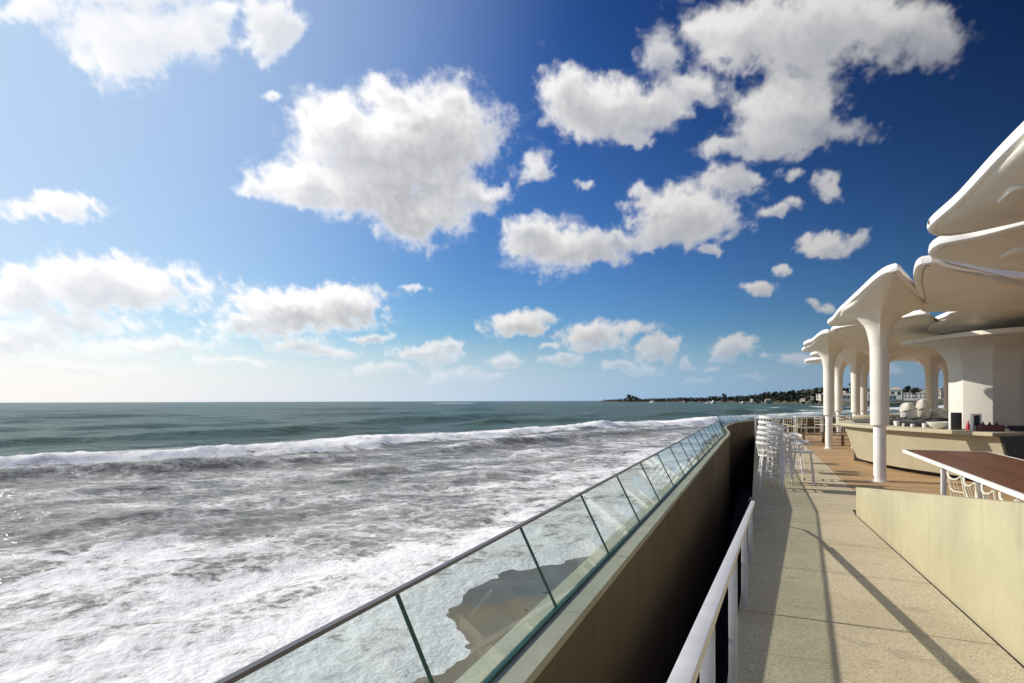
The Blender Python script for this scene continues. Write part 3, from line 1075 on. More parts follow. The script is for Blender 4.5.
def build_terrace():
    path = wall_path()
    t, nrm = path_frames(path)
    root = thing('sea_wall', (path[0][0], path[0][1], 0), 'long curving concrete sea wall with dark inner face and pale coping below the glass', 'wall')
    org = root.location.copy()

    def part(mb, name, mat, parent=root, **kw):
        return mb.build(name, mat, parent, origin=tuple(org), **kw)
    CT = 0.816
    mb = MB()
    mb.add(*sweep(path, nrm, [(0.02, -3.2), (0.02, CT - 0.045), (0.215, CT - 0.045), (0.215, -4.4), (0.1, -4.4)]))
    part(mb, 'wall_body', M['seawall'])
    # coping in stones with open joints
    seg = 8
    mb = MB()
    i = 0
    while i < len(path) - 1:
        j = min(i + seg, len(path) - 1)
        pp = path[i:j + 1].copy()
        d0 = (pp[1] - pp[0]); d0 /= np.linalg.norm(d0)
        d1 = (pp[-1] - pp[-2]); d1 /= np.linalg.norm(d1)
        pp[0] += d0 * 0.003
        pp[-1] -= d1 * 0.003
        mb.add(*sweep(pp, nrm[i:j + 1], [(0, CT - 0.045), (0, CT), (0.125, CT), (0.25, CT - 0.004), (0.25, CT - 0.10), (0.235, CT - 0.10), (0.235, CT - 0.045)]))
        i = j
    part(mb, 'coping', M['coping'], bevel=0.0)

    # glass, leaning out over the water
    g = thing('glass_balustrade', (path[0][0], path[0][1], CT), 'leaning green glass balustrade along the top of the sea wall', 'balustrade')
    go = tuple(g.location)
    b0, t0 = 0.128, 0.335
    zb, zt = CT + 0.004, 1.23
    i = 0
    k = 0
    while i < len(path) - 1:
        j = min(i + 4, len(path) - 1)
        if j - i < 2:
            break
        pp = path[i:j + 1].copy()
        d0 = (pp[1] - pp[0]); d0 /= np.linalg.norm(d0)
        d1 = (pp[-1] - pp[-2]); d1 /= np.linalg.norm(d1)
        pp[0] += d0 * 0.008
        pp[-1] -= d1 * 0.008
        mb = MB()
        mb.add(*sweep(pp, nrm[i:j + 1], [(b0, zb), (t0, zt)], close=False))
        mb.build('glass_panel', M['glass'], g, origin=go)
        # dark edge of the pane at the joint
        e = MB()
        a = path[i]
        n = nrm[i]
        tt = t[i]
        for zz0, zz1, o0, o1 in ((zb, zt, b0, t0),):
            w = 0.0045
            vs = []
            for (o_, z_) in ((o0, zz0), (o1, zz1)):
                for du, dv in ((-w, -0.007), (w, -0.007), (w, 0.007), (-w, 0.007)):
                    vs.append((a[0] + tt[0] * du + n[0] * (o_ + dv), a[1] + tt[1] * du + n[1] * (o_ + dv), z_))
            e.add(vs, [(0, 1, 2, 3), (7, 6, 5, 4), (0, 4, 5, 1), (1, 5, 6, 2), (2, 6, 7, 3), (3, 7, 4, 0)])
        e.build('joint_seal', M['seal'], g, origin=go)
        i = j
        k += 1
    mb = MB()
    mb.add(*sweep(path, nrm, [(t0 - 0.009, zt - 0.004), (t0 - 0.009, zt + 0.010), (t0 + 0.012, zt + 0.010), (t0 + 0.012, zt - 0.004)]))
    mb.build('cap_rail', M['toprail'], g, origin=go)
    mb = MB()
    mb.add(*sweep(path, nrm, [(b0 - 0.012, CT + 0.001), (b0 - 0.012, CT + 0.014), (b0 + 0.014, CT + 0.014), (b0 + 0.014, CT + 0.001)]))
    mb.build('base_channel', M['seal'], g, origin=go)

    # the sunk area between walkway and wall
    mb = MB()
    mb.prism([tuple(W(p, s)[:2]) for p, s in ((-0.84, -9), (0.4, -9), (0.4, 34), (-0.84, 34))], -3.3, -2.6)
    tag(mb.build('trench_floor', M['seawall'], None), kind='structure')

    # walkway slabs
    def edge_p(s):
        return float(np.interp(s, [-9, 0, 3, 7, 9, 12, 36], [-0.27, -0.215, -0.165, -0.10, -0.085, -0.09, -0.09]))
    mb = MB()
    ss = [-8.07 + 1.6 * i for i in range(12)] + [10.82]
    ss = [s for s in ss if s < 10.5] + [10.82]
    gap = 0.011
    for a, b in zip(ss[:-1], ss[1:]):
        a2, b2 = a + gap / 2, b - gap / 2
        vs = []
        for s in (a2, b2):
            for p, dz in ((edge_p(s), -0.25), (1.472, -0.25), (1.472, 0), (edge_p(s), 0)):
                vs.append(W(p, s, ramp_z(s) + dz))
        mb.add(vs, [(0, 1, 2, 3), (7, 6, 5, 4), (0, 4, 5, 1), (1, 5, 6, 2), (2, 6, 7, 3), (3, 7, 4, 0)])
        # narrow strip cast beside the joint
    s = 10.82
    while s < 35:
        w = 0.42
        a2, b2 = s + 0.004, s + w - 0.004
        wr = 1.86 if s > 11.0 else 1.50
        vs = []
        for q in (a2, b2):
            for p, dz in ((edge_p(q), -0.25), (wr, -0.25), (wr, 0), (edge_p(q), 0)):
                vs.append(W(p, q, dz))
        mb.add(vs, [(0, 1, 2, 3), (7, 6, 5, 4), (0, 4, 5, 1), (1, 5, 6, 2), (2, 6, 7, 3), (3, 7, 4, 0)])
        s += w
    tag(mb.build('walkway', M['aggregate'], None), kind='structure')
    mb = MB()
    vs = [W(p, s, ramp_z(s) - 0.012) for s in (-9, 10.82, 35) for p in (-0.08, 1.5)]
    vs2 = [W(p, s, -0.5) for s in (-9, 10.82, 35) for p in (-0.08, 1.5)]
    mb.add(vs + vs2, [(0, 1, 3, 2), (2, 3, 5, 4), (6, 8, 9, 7), (8, 10, 11, 9), (0, 2, 8, 6), (2, 4, 10, 8), (1, 7, 9, 3), (3, 9, 11, 5)])
    tag(mb.build('walkway_bed', M['joint'], None), kind='structure')
    # face of the slab down into the sunk area
    mb = MB()
    fs = []
    vs = []
    sl = np.linspace(-9, 35, 45)
    for s in sl:
        vs += [W(edge_p(s) + 0.012, s, ramp_z(s) - 0.03), W(edge_p(s) + 0.012, s, -2.7)]
    fs = [(2 * i, 2 * i + 2, 2 * i + 3, 2 * i + 1) for i in range(len(sl) - 1)]
    mb.add(vs, fs)
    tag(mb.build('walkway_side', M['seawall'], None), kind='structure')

    # timber deck, boards square to the sea wall
    mb = MB()
    s = -6.0
    while s < 40:
        left = 1.665 if s < 11.0 else 1.885
        # end of the terrace follows the curve of the wall
        right = 34.0
        w = 0.138
        c = W((left + right) / 2, s + w / 2, -0.02)
        L_ = right - left
        k = 3
        cuts = np.r_[left, np.sort(RNG.uniform(left + 1, min(left + 12, right - 1), k)), right]
        for a, b in zip(cuts[:-1], cuts[1:]):
            c = W((a + b) / 2, s + w / 2, -0.02 + RNG.uniform(-0.0015, 0.0015))
            mb.box((c.x, c.y, c.z), (b - a - 0.006, w, 0.04), -TH)
        s += 0.145
    tag(mb.build('timber_deck', M['deck'], None), kind='structure')
    mb = MB()
    mb.prism([tuple(W(p, s)[:2]) for p, s in ((1.6, -6.2), (34.2, -6.2), (34.2, 40.2), (1.6, 40.2))], -1.0, -0.06)
    tag(mb.build('deck_base', M['joint'], None), kind='structure')

    # parapet on the right, its top rising towards the viewer
    def top(s):
        return 0.45 + (10.82 - s) * (0.83 / 6.55) * 1.0
    sl = list(np.linspace(-3.0, 10.8, 24))
    vs = []
    fs = []
    for s in sl:
        z = top(s)
        vs += [W(1.502, s, ramp_z(s) * 0 - 0.1), W(1.502, s, z), W(1.655, s, z + 0.0), W(1.655, s, -0.1)]
    for i in range(len(sl) - 1):
        for j in range(4):
            fs.append((i * 4 + j, i * 4 + (j + 1) % 4, (i + 1) * 4 + (j + 1) % 4, (i + 1) * 4 + j))
    fs += [(0, 1, 2, 3), tuple(range(len(sl) * 4 - 4, len(sl) * 4))[::-1]]
    mb = MB()
    mb.add(vs, fs)
    c = W(1.58, 4, 0)
    tag(mb.build('ramp_parapet', M['parapet'], None, origin=tuple(c), bevel=0.006), 'low sand coloured concrete wall with sloping top beside the sunlit ramp', 'wall')


def build_railing():
    def px(z):
        return 0.457 * z - 0.19

    def top(z):
        return EYE - (0.459 + 0.1143 * z)
    zs = [0.2, 7.05]
    base = Vector((px(3), 3.0, 0.2))
    root = thing('handrail', base, 'grey painted steel handrail on flat posts along the left edge of the ramp', 'railing')
    a = Vector((px(0.15), 0.15, top(0.15)))
    b = Vector((px(7.05), 7.05, top(7.05)))
    d = (b - a)
    L_ = d.length
    ang = math.atan2(d.y, d.x)
    pitch = math.atan2(d.z, math.hypot(d.x, d.y))
    mat = Matrix.Translation((a + b) / 2) @ Matrix.Rotation(ang, 4, 'Z') @ Matrix.Rotation(-pitch, 4, 'Y')
    mb = MB()
    mb.box((0, 0, -0.018), (L_, 0.047, 0.036), 0, mat)
    mb.build('top_rail', M['rail'], root, origin=tuple(base), bevel=0.004)
    # the end turns down and back to the slab
    mb = MB()
    mb.tube([b + Vector((-0.02, -0.03, -0.018)), b + Vector((0.20, 0.50, -0.06)), b + Vector((0.40, 1.0, -0.14)), b + Vector((0.50, 1.35, -0.30)), b + Vector((0.50, 1.5, -0.52)), b + Vector((0.5, 1.5, -0.66))], 0.017, 8)
    mb.build('end_bar', M['joint'], root, origin=tuple(base))  # dark colour paints in the shade lying on this bar
    for z in (5.87, 4.37, 2.96, 1.72):
        mb = MB()
        zt = top(z) - 0.036
        x = px(z) + 0.002
        s = x * SN + z * CS
        z0 = ramp_z(s) - 0.02
        mb.box((x, z, (zt + z0) / 2), (0.016, 0.044, zt - z0), ang)
        mb.build('post', M['rail'], root, origin=tuple(base), bevel=0.002)


# ------------------------------------------------------------------ canopies
RIMZ = 4.22
LEAF = [(.7, 3.4), (.23, 2.3), (-.3, 1.15), (-.75, .06), (-1.37, -1.45), (-1.88, -2.7), (-2.07, -3.3), (-1.98, -3.52), (-1.68, -3.2), (-1.0, -2.45), (-.25, -1.6), (.37, -.9), (.94, -.1), (1.5, 1.0), (1.75, 1.9), (1.68, 2.8), (1.22, 3.6)]


def outline_rings(outline, c, n=120):
    pts = resample(catmull(outline, 10, True), 0.05, True)
    m = len(pts)
    idx = (np.arange(n) * m // n)
    return pts[idx]


def build_canopy(name, outline, loc, label, group, col_r=(0.13, 0.19), with_column=True, rz=0.0, col_top=2.75, hub_r=0.195, sleeve=True, drop=1.0):
    """outline is relative to the column axis"""
    root = thing(name, loc, label, 'canopy', group, rz)
    n = 128
    ring = outline_rings(outline, (0, 0), n)
    area = 0.5 * np.sum(ring[:, 0] * np.roll(ring[:, 1], -1) - np.roll(ring[:, 0], -1) * ring[:, 1])
    if area < 0:
        ring = ring[::-1]
    tg = np.roll(ring, -1, 0) - np.roll(ring, 1, 0)
    tg /= np.linalg.norm(tg, axis=1)[:, None]
    nout = np.stack([tg[:, 1], -tg[:, 0]], 1)
    inner = ring - nout * 0.06
    ang = np.arctan2(inner[:, 1], inner[:, 0])
    # underside
    us = np.r_[0, 0.015, 0.03, 0.05, 0.075, 0.10, 0.13, 0.17, 0.21, 0.26, 0.32, 0.40, 0.48, 0.56, 0.64, 0.72, 0.80, 0.87, 0.93, 0.97, 1.0]
    vs = []
    c0 = np.stack([np.cos(ang), np.sin(ang)], 1)
    for u in us:
        z = RIMZ - 0.10 - drop * math.exp(-1.25 * u / 0.095) * (1 - u) - 0.28 * (1 - u) ** 1.3 * min(1, u / 0.12)
        sm = u * u * (3 - 2 * u)
        p = c0 * (hub_r + 1.25 * u) * (1 - sm) + inner * sm
        vs += [(a, b, z) for a, b in p]
    fs = []
    for i in range(len(us) - 1):
        for k in range(n):
            fs.append((i * n + k, i * n + (k + 1) % n, (i + 1) * n + (k + 1) % n, (i + 1) * n + k))
    mb = MB()
    mb.add(vs, fs, True)
    # top sheet
    o = len(vs)
    tv = [(a, b, RIMZ - 0.02) for a, b in inner] + [(a * 0.5, b * 0.5, RIMZ - 0.12) for a, b in inner]
    tf = [(k, (k + 1) % n, n + (k + 1) % n, n + k) for k in range(n)] + [tuple(range(n, 2 * n))]
    mb.add(tv, tf, True)
    shell = mb.build('shell', M['shell'], root)
    # rounded rim
    prof = []
    for k in range(10):
        a = 2 * math.pi * k / 10
        ex = 0.065 * math.copysign(abs(math.cos(a)) ** 0.75, math.cos(a))
        ez = 0.075 * math.copysign(abs(math.sin(a)) ** 0.75, math.sin(a))
        prof.append((ex, ez))
    vs = []
    ctr = ring - nout * 0.065
    for (cx, cy), (nx, ny) in zip(ctr, nout):
        for ex, ez in prof:
            vs.append((cx + nx * ex, cy + ny * ex, RIMZ - 0.045 + ez))
    m = len(prof)
    fs = []
    for i in range(n):
        j = (i + 1) % n
        for k in range(m):
            fs.append((i * m + k, i * m + (k + 1) % m, j * m + (k + 1) % m, j * m + k))
    mb = MB()
    mb.add(vs, fs, True)
    mb.build('rim', M['rim'], root)
    # dark shadow gap between rim and underside
    vs = []
    g0 = ring - nout * 0.125
    g1 = ring - nout * 0.137
    vs = [(a, b, RIMZ - 0.118) for a, b in g0] + [(a, b, RIMZ - 0.118) for a, b in g1] + [(a, b, RIMZ - 0.09) for a, b in g0] + [(a, b, RIMZ - 0.09) for a, b in g1]
    fs = []
    for k in range(n):
        q = (k + 1) % n
        fs += [(k, q, n + q, n + k), (k, 2 * n + k, 2 * n + q, q), (n + k, n + q, 3 * n + q, 3 * n + k)]
    mb = MB()
    mb.add(vs, fs)
    mb.build('edge_seam', M['seam'], root)
    if with_column:
        r0, r1 = col_r
        zt = RIMZ - 0.10 - drop
        if sleeve:
            mb = MB()
            mb.lathe([(r0, 0.0), (r0, 1.31)], 28)
            mb.lathe([(r0 + 0.05, 0.0), (r0 + 0.05, 0.012), (r0, 0.012)], 28, cap=False)
            mb.build('column_base', M['white'], root)
            mb = MB()
            mb.lathe([(r0 - 0.01, 1.30), (r1 - 0.012, 1.30), (r1, 1.315), (r1 * 1.0, 2.2), (hub_r + 0.002, zt + 0.01)], 36)
            mb.build('column_sleeve', M['shell'], root)
        else:
            mb = MB()
            mb.lathe([(r0, 0.0), (r0, 1.31), (r1, 1.32), (hub_r + 0.002, zt + 0.01)], 28)
            mb.build('column', M['white'], root)
    return root


def hatch(root, x, y, w, h, rz):
    mb = MB()
    poly = []
    rr = min(w, h) * 0.35
    for cx, cy, a0 in ((w / 2 - rr, h / 2 - rr, 0), (-w / 2 + rr, h / 2 - rr, 90), (-w / 2 + rr, -h / 2 + rr, 180), (w / 2 - rr, -h / 2 + rr, 270)):
        for k in range(6):
            a = R(a0 + 90 * k / 5)
            px, py = cx + rr * math.cos(a), cy + rr * math.sin(a)
            poly.append((x + px * math.cos(rz) - py * math.sin(rz), y + px * math.sin(rz) + py * math.cos(rz)))
    mb.prism(poly, RIMZ - 0.255, RIMZ - 0.12)
    mb.build('hatch_panel', M['shell'], root, bevel=0.004)


def rim_dot(root, x, y, nx, ny):
    mb = MB()
    c = Vector((x, y, RIMZ - 0.05))
    d = Vector((nx, ny, -0.25)).normalized()
    mb.tube([c - d * 0.05, c + d * 0.016], 0.036, 16)
    mb.build('drain_hole', M['black'], root)


def build_canopies():
    SH = (3.85, 9.15)
    G = 'white mushroom canopies over the terrace'
    A = build_canopy('mushroom_canopy', LEAF, (8.6, 13.1, 0), 'white leaf shaped canopy on a slender column standing alone before the bar counter', G)
    B = dup(A, (8.6 + SH[0], 13.1 + SH[1] - 0.25, 0), 0, 'second white seaward canopy and column, beyond the nearest slender column on the left', G)
    S0 = dup(A, (8.6 - SH[0], 13.1 - SH[1], 0), 0, 'big white canopy overhead at the right edge, dark round hole in its rim', G)
    # its underside details
    rim_dot(S0, 0.615, 3.2, -0.85, -0.5)
    hatch(S0, 0.48, 1.72, 0.60, 0.40, R(62))
    C = dup(A, (17.5, 30.0, 0), R(12), 'small far white canopy and column, leftmost of the thin columns by the sea', G)
    D = dup(A, (16.2, 26.4, 0), 0, 'far white canopy and column just left of the nearest slender column', G)
    Ecol = dup(A, (20.9, 28.0, 0), R(-6), 'far white canopy and column standing between the bar counter and the houses', G)
    F = dup(A, (24.5, 32.5, 0), R(-20), 'farthest white canopy at the back of the terrace', G)
    F2 = dup(A, (20.6, 32.8, 0), R(-14), 'far white canopy whose underside closes the gap between two far columns', G)

    out3 = [(6.70, 9.25), (6.72, 9.12), (6.86, 9.05), (7.25, 9.36), (7.72, 9.6), (8.22, 9.8), (9.1, 10.2), (10.6, 10.5), (11.8, 10.8), (13.0, 11.1), (13.8, 11.9), (13.2, 12.7), (12.1, 12.55), (11.45, 12.65), (11.1, 13.4), (10.85, 13.9), (10.4, 14.1), (9.6, 13.3), (8.74, 12.05), (7.72, 10.75), (7.0, 9.75)]
    c3 = (12.3, 11.75)
    K3 = build_canopy('mushroom_canopy', [(x - c3[0], y - c3[1]) for x, y in out3], (*c3, 0), 'white canopy with rounded tip overhead, touching the slender column\'s canopy', G, sleeve=True)
    out2 = [(6.52, 8.72), (6.27, 8.42), (6.1, 8.05), (6.16, 7.88), (6.3, 7.70), (6.40, 7.45), (6.50, 7.10), (6.9, 6.2), (7.9, 5.6), (9.5, 5.4), (11, 6.3), (11.6, 8), (11, 9.5), (9.6, 9.9), (8.3, 9.55), (7.4, 9.15), (6.9, 8.92)]
    c2 = (9.3, 8.0)
    K2 = build_canopy('mushroom_canopy', [(x - c2[0], y - c2[1]) for x, y in out2], (*c2, 0), 'white canopy shell squeezed under the nearest shell at the right edge', G)
    hatch(K2, -2.0, 0.0, 0.40, 0.50, R(-20))
    out4 = [(11.55, 14.9), (11.25, 14.35), (11.25, 13.9), (11.45, 13.4), (11.75, 13.0), (12.6, 12.95), (14, 13.0), (15.6, 13.8), (16.4, 15.6), (16.2, 17.6), (14.6, 18.0), (13.0, 17.1), (12.1, 16.1)]
    c4 = (13.55, 16.0)
    K4 = build_canopy('canopy_shell', [(x - c4[0], y - c4[1]) for x, y in out4], (*c4, 0), 'white canopy shell directly above the thick round pier', G, with_column=False, drop=0.42, hub_r=0.9)
    out5 = [(10.55, 15.0), (10.62, 14.6), (10.85, 14.55), (11.4, 15.3), (12.2, 16.4), (12.9, 17.3), (14.4, 18.5), (16.2, 18.7), (17.6, 19.4), (18.4, 21.0), (17.4, 22.6), (15.6, 22.4), (13.4, 21.0), (11.6, 19.6), (10.55, 18.5), (10.08, 17.5), (10.1, 16.7), (10.42, 15.7)]
    c5 = (16.6, 20.3)
    K5 = build_canopy('mushroom_canopy', [(x - c5[0], y - c5[1]) for x, y in out5], (*c5, 0), 'white canopy in shade behind the slender column and beside the pier', G)
    lobe = [(-2.9, -1.6), (-2.6, -2.3), (-1.2, -2.2), (0.6, -2.6), (2.2, -2.2), (2.9, -0.8), (2.7, 0.9), (1.9, 2.3), (0.3, 2.7), (-1.2, 2.2), (-2.3, 1.2), (-2.9, -0.2)]
    K7 = build_canopy('mushroom_canopy', lobe, (14.35, 21.9, 0), 'white canopy whose column hides behind the nearest slender column', G)
    dup(K7, (20.0, 24.6, 0), R(40), 'shaded white canopy just behind the thick pier', G)
    dup(K7, (17.3, 26.3, 0), R(150), 'white canopy in the middle of the far group, above the lounge chairs', G)
    dup(K7, (19.2, 30.6, 0), R(80), 'white canopy between the two thin columns and the single far one', G)
    dup(K7, (22.9, 29.4, 0), R(10), 'white canopy beyond the single far column', G)
    for xx, yy, rr, lab in ((15.6, 11.9, 20, 'white canopy added to block sky light, past the near end of the bar'), (19.6, 16.6, 75, 'white canopy added for shade to the right of the thick pier'), (20.6, 20.2, 130, 'white canopy added for shade behind and right of the thick pier'), (14.6, 8.0, 200, 'white canopy added to block sky light right of the long high table')):
        dup(K7, (xx, yy, 0), R(rr), lab, G)  # extra canopies added off to the right to block sky light
    K6 = dup(Ecol, (21.6, 22.6, 0), R(-35), 'white canopy column in shade behind the thick pier at the right edge', G)

    # thick pier in the middle of the bar
    c = (13.55, 16.0)
    root = thing('bar_pier', (*c, 0), 'thick faceted white pier with flat flared cap rising from the bar', 'pier')

    def octo(r, rot=R(14)):
        return [(r * math.cos(rot + k * math.pi / 4), r * math.sin(rot + k * math.pi / 4)) for k in range(8)]
    prof = [(0.86, 0), (0.86, 2.55), (0.88, 2.85), (0.95, 3.1), (1.10, 3.32), (1.34, 3.48), (1.66, 3.57)]
    vs = []
    for r, z in prof:
        vs += [(x, y, z) for x, y in octo(r)]
    fs = [tuple(range(8))[::-1], tuple(range(len(vs) - 8, len(vs)))]
    for i in range(len(prof) - 1):
        for k in range(8):
            fs.append((i * 8 + k, i * 8 + (k + 1) % 8, (i + 1) * 8 + (k + 1) % 8, (i + 1) * 8 + k))
    mb = MB()
    mb.add(vs, fs)
    mb.build('shaft', M['pier'], root, bevel=0.012)
    cap = catmull([(-1.62, 0.35), (-1.6, -0.3), (-1.3, -1.75), (-0.4, -2.5), (0.8, -2.4), (1.9, -1.5), (2.2, 0), (1.8, 1.5), (0.6, 2.2), (-0.8, 2.0), (-1.6, 1.2)], 6, True)
    mb = MB()
    mb.prism([tuple(p) for p in cap], 3.575, 3.70)
    mb.build('cap_slab', M['pier'], root, bevel=0.03)


# ------------------------------------------------------------------ bar and furniture
def build_bar():
    edge = catmull([(10.19, 11.88), (10.14, 12.15), (10.02, 12.65), (9.80, 14.0), (9.74, 15.0), (9.86, 16.3), (10.25, 17.6), (11.2, 19.0), (12.7, 19.9), (14.6, 19.9), (16.2, 18.9), (17.1, 17.2)], 10)
    edge = resample(edge, 0.12)
    t, n = path_frames(edge)          # left of travel is outwards (towards the walkway)
    root = thing('bar_counter', (10.0, 14.5, 0), 'long curved concrete bar counter with overhanging top and inward sloping front', 'bar counter')
    org = tuple(root.location)
    H = 1.20

    def sw(prof, name, mat, bev=0.0, a=0, b=None):
        mb = MB()
        mb.add(*sweep(edge[a:b], n[a:b], prof))
        return mb.build(name, mat, root, origin=org, bevel=bev)
    sw([(0, H), (0, H - 0.085), (-1.0, H - 0.085), (-1.0, H)], 'counter_top', M['bar'], 0.012)
    # front: from under the top sloping back to the plinth
    sw([(-0.17, H - 0.087), (-0.50, 0.12), (-0.92, 0.12), (-0.92, H - 0.087)], 'front_panel', M['bar'])
    sw([(-0.78, 0.0), (-0.78, 0.118), (-0.9, 0.118), (-0.9, 0.0)], 'plinth', M['graph'])
    # end cap, dark steel
    e = edge[0]
    tt = t[0]
    nn = n[0]
    mb = MB()
    prof = [(-0.02, H - 0.09), (-0.17, H - 0.09), (-0.52, 0.1), (-1.0, 0.1), (-1.0, H - 0.09)]
    vs = []
    for off in (-0.004, -0.06):
        for o, z in prof:
            vs.append((e[0] + nn[0] * o + tt[0] * off, e[1] + nn[1] * o + tt[1] * off, z))
    k = len(prof)
    mb.add(vs, [tuple(range(k)), tuple(range(k, 2 * k))[::-1]] + [(i, (i + 1) % k, k + (i + 1) % k, k + i) for i in range(k)])
    mb.build('end_panel', M['graph'], root, origin=org)

    # black back counter and machines inside the bar
    b = thing('back_counter', (12.0, 17.0, 0), 'black steel back counter inside the bar, below the wrapped white bundles', 'counter')
    org = tuple(b.location)
    mb = MB()
    mb.box((12.4, 17.55, 0.62), (3.3, 0.7, 1.24), R(12))
    mb.build('cabinet', M['black'], b, origin=org, bevel=0.01)
    mb = MB()
    mb.box((12.4, 17.55, 1.27), (3.4, 0.78, 0.05), R(12))
    mb.build('work_top', M['graph'], b, origin=org, bevel=0.006)
    b = thing('bar_cabinet', (12.6, 12.6, 0), 'dark cabinet standing in the shade inside the near end of the bar', 'cabinet')
    org = tuple(b.location)
    mb = MB()
    mb.box((13.2, 13.35, 0.61), (2.6, 0.6, 1.22), R(-14))
    mb.build('cabinet_body', M['graph'], b, origin=org, bevel=0.01)
    mb = MB()
    mb.box((13.2, 13.35, 1.245), (2.66, 0.66, 0.045), R(-14))
    mb.build('work_top', M['black'], b, origin=org, bevel=0.006)
    for dx in (-0.65, 0.0, 0.65):
        mb = MB()
        mb.box((13.2 + dx * math.cos(R(-14)) - 0.078, 13.35 + dx * math.sin(R(-14)) - 0.30, 0.62), (0.56, 0.02, 0.95), R(-14))
        d = mb.build('cabinet_door', M['black'], b, origin=org, bevel=0.004)
        h = MB()
        h.box((13.2 + (dx + 0.2) * math.cos(R(-14)) - 0.085, 13.35 + (dx + 0.2) * math.sin(R(-14)) - 0.325, 0.85), (0.02, 0.02, 0.22), R(-14))
        h.build('handle', M['steel'], d, origin=org)
    # red cooler at the right edge
    b = thing('drinks_cooler', (11.75, 12.55, 0), 'red upright drinks cooler in the dark opening at the right end of the bar', 'cooler')
    mb = MB()
    mb.box((0, 0, 0.46), (0.5, 0.5, 0.92), R(-20))
    mb.build('cooler_body', M['red'], b, bevel=0.02)
    mb = MB()
    mb.box((0.0, 0, 0.945), (0.52, 0.52, 0.045), R(-20))
    mb.build('lid', M['maroon'], b, bevel=0.012)

    # things on the counter
    def at(x, y_):
        return (x, y_, H)

    def on(xpix, inset):
        """point on the counter top along the view direction xpix, inset from the edge"""
        tx = (xpix - 512) / 560
        best = None
        for i in range(len(edge)):
            p = edge[i] - n[i] * inset
            d = abs(p[0] / p[1] - tx)
            if p[1] < 17.2 and (best is None or d < best[0]):
                best = (d, p)
        return (best[1][0], best[1][1], H + 0.001)
    # white bowl
    b = thing('serving_bowl', on(941, 0.42), 'wide white ceramic bowl on the bar, left of the grey box', 'bowl')
    mb = MB()
    mb.lathe([(0.10, 0), (0.20, 0.06), (0.265, 0.15), (0.27, 0.165), (0.25, 0.165), (0.19, 0.08), (0.0, 0.05)], 28, cap=False)
    mb.build('bowl_shell', M['ceramic'], b)
    mb = MB()
    mb.lathe([(0.11, -0.0), (0.11, 0.008), (0.095, 0.008)], 24, cap=False)
    mb.build('foot_ring', M['ceramic'], b)
    # cups and jars
    for i, (xp, ins, r, h, key, lab) in enumerate((
            (896, .62, .085, .13, 'ceramic', 'large white mug on the bar just right of the slender column'),
            (903, .40, .03, .09, 'ceramic', 'small white cup in front of the black machine, first right of the large mug'),
            (914, .45, .045, .085, 'ceramic', 'short white cup in the middle of the bar, left of the tallest cup'),
            (923, .35, .05, .12, 'ceramic', 'tallest white cup on the bar, right of the short cup'),
            (930, .40, .032, .09, 'steel', 'little steel shaker on the bar between tallest cup and bowl'))):
        b = thing('cup', on(xp, ins), lab, 'cup', 'cups along the bar top')
        mb = MB()
        mb.lathe([(r * 0.75, 0), (r * 0.9, h * 0.4), (r, h), (r * 0.9, h), (r * 0.8, h * 0.4), (0, h * 0.12)], 20, cap=False)
        mb.build('cup_body', M[key], b)
        if key == 'ceramic' and r > 0.04:
            mb = MB()
            mb.tube([(r * .9, 0, h * .8), (r * 1.5, 0, h * .75), (r * 1.6, 0, h * .45), (r * .9, 0, h * .25)], r * 0.13, 8)
            mb.build('handle', M['ceramic'], b)
    # menu boxes and dispensers
    b = thing('napkin_dispenser', on(956, 0.34), 'tall grey steel box with white side standing on the bar', 'dispenser')
    mb = MB()
    mb.box((0, 0, 0.20), (0.19, 0.16, 0.40), R(-25))
    mb.build('housing', M['graph'], b, bevel=0.006)
    mb = MB()
    mb.box((-0.103, 0.047, 0.20), (0.016, 0.15, 0.396), R(-25))
    mb.build('side_plate', M['white'], b, bevel=0.003)
    b = thing('menu_holder', on(975, 0.34), 'white upright holder framing a dark card on the bar against the pier', 'stand')
    mb = MB()
    for c_, d_ in (((-0.085, 0, 0.19), (0.03, 0.07, 0.38)), ((0.085, 0, 0.19), (0.03, 0.07, 0.38)), ((0, 0, 0.365), (0.14, 0.07, 0.03)), ((0, 0, 0.06), (0.14, 0.07, 0.12))):
        mb.box(c_, d_)
    mb.build('frame', M['white'], b)
    mb = MB()
    mb.box((0, 0.0, 0.235), (0.138, 0.03, 0.225))
    mb.build('card', M['graph'], b)
    b = thing('bottle', on(967.5, 0.40), 'small pink red bottle beside the white holder on the bar', 'bottle')
    mb = MB()
    mb.lathe([(0.035, 0), (0.04, 0.02), (0.04, 0.12), (0.016, 0.17), (0.016, 0.21)], 16)
    mb.build('bottle_body', M['red'], b)
    mb = MB()
    mb.lathe([(0.02, 0.211), (0.02, 0.235)], 12)
    mb.build('cap', M['white'], b)
    b = thing('crate', on(989, 0.42), 'low dark maroon crate on the bar right of the white holder', 'crate')
    mb = MB()
    w_, d_, h_ = 0.42, 0.30, 0.14
    mb.box((0, 0, 0.012), (w_, d_, 0.024), R(-20))
    k, s_ = math.cos(R(-20)), math.sin(R(-20))
    for ox, oy, wx, wy in ((0, d_ / 2 - 0.01, w_, 0.02), (0, -d_ / 2 + 0.01, w_, 0.02), (w_ / 2 - 0.01, 0, 0.02, d_ - 0.042), (-w_ / 2 + 0.01, 0, 0.02, d_ - 0.042)):
        mb.box((ox * k - oy * s_, ox * s_ + oy * k, 0.082), (wx, wy, 0.115), R(-20))
    mb.build('crate_body', M['maroon'], b)
    mb = MB()
    for ox in (-0.12, 0.0, 0.12):
        mb.lathe([(0.035, 0.026), (0.035, 0.15), (0.012, 0.19), (0.012, 0.215)], 12, (ox * k, ox * s_, 0))
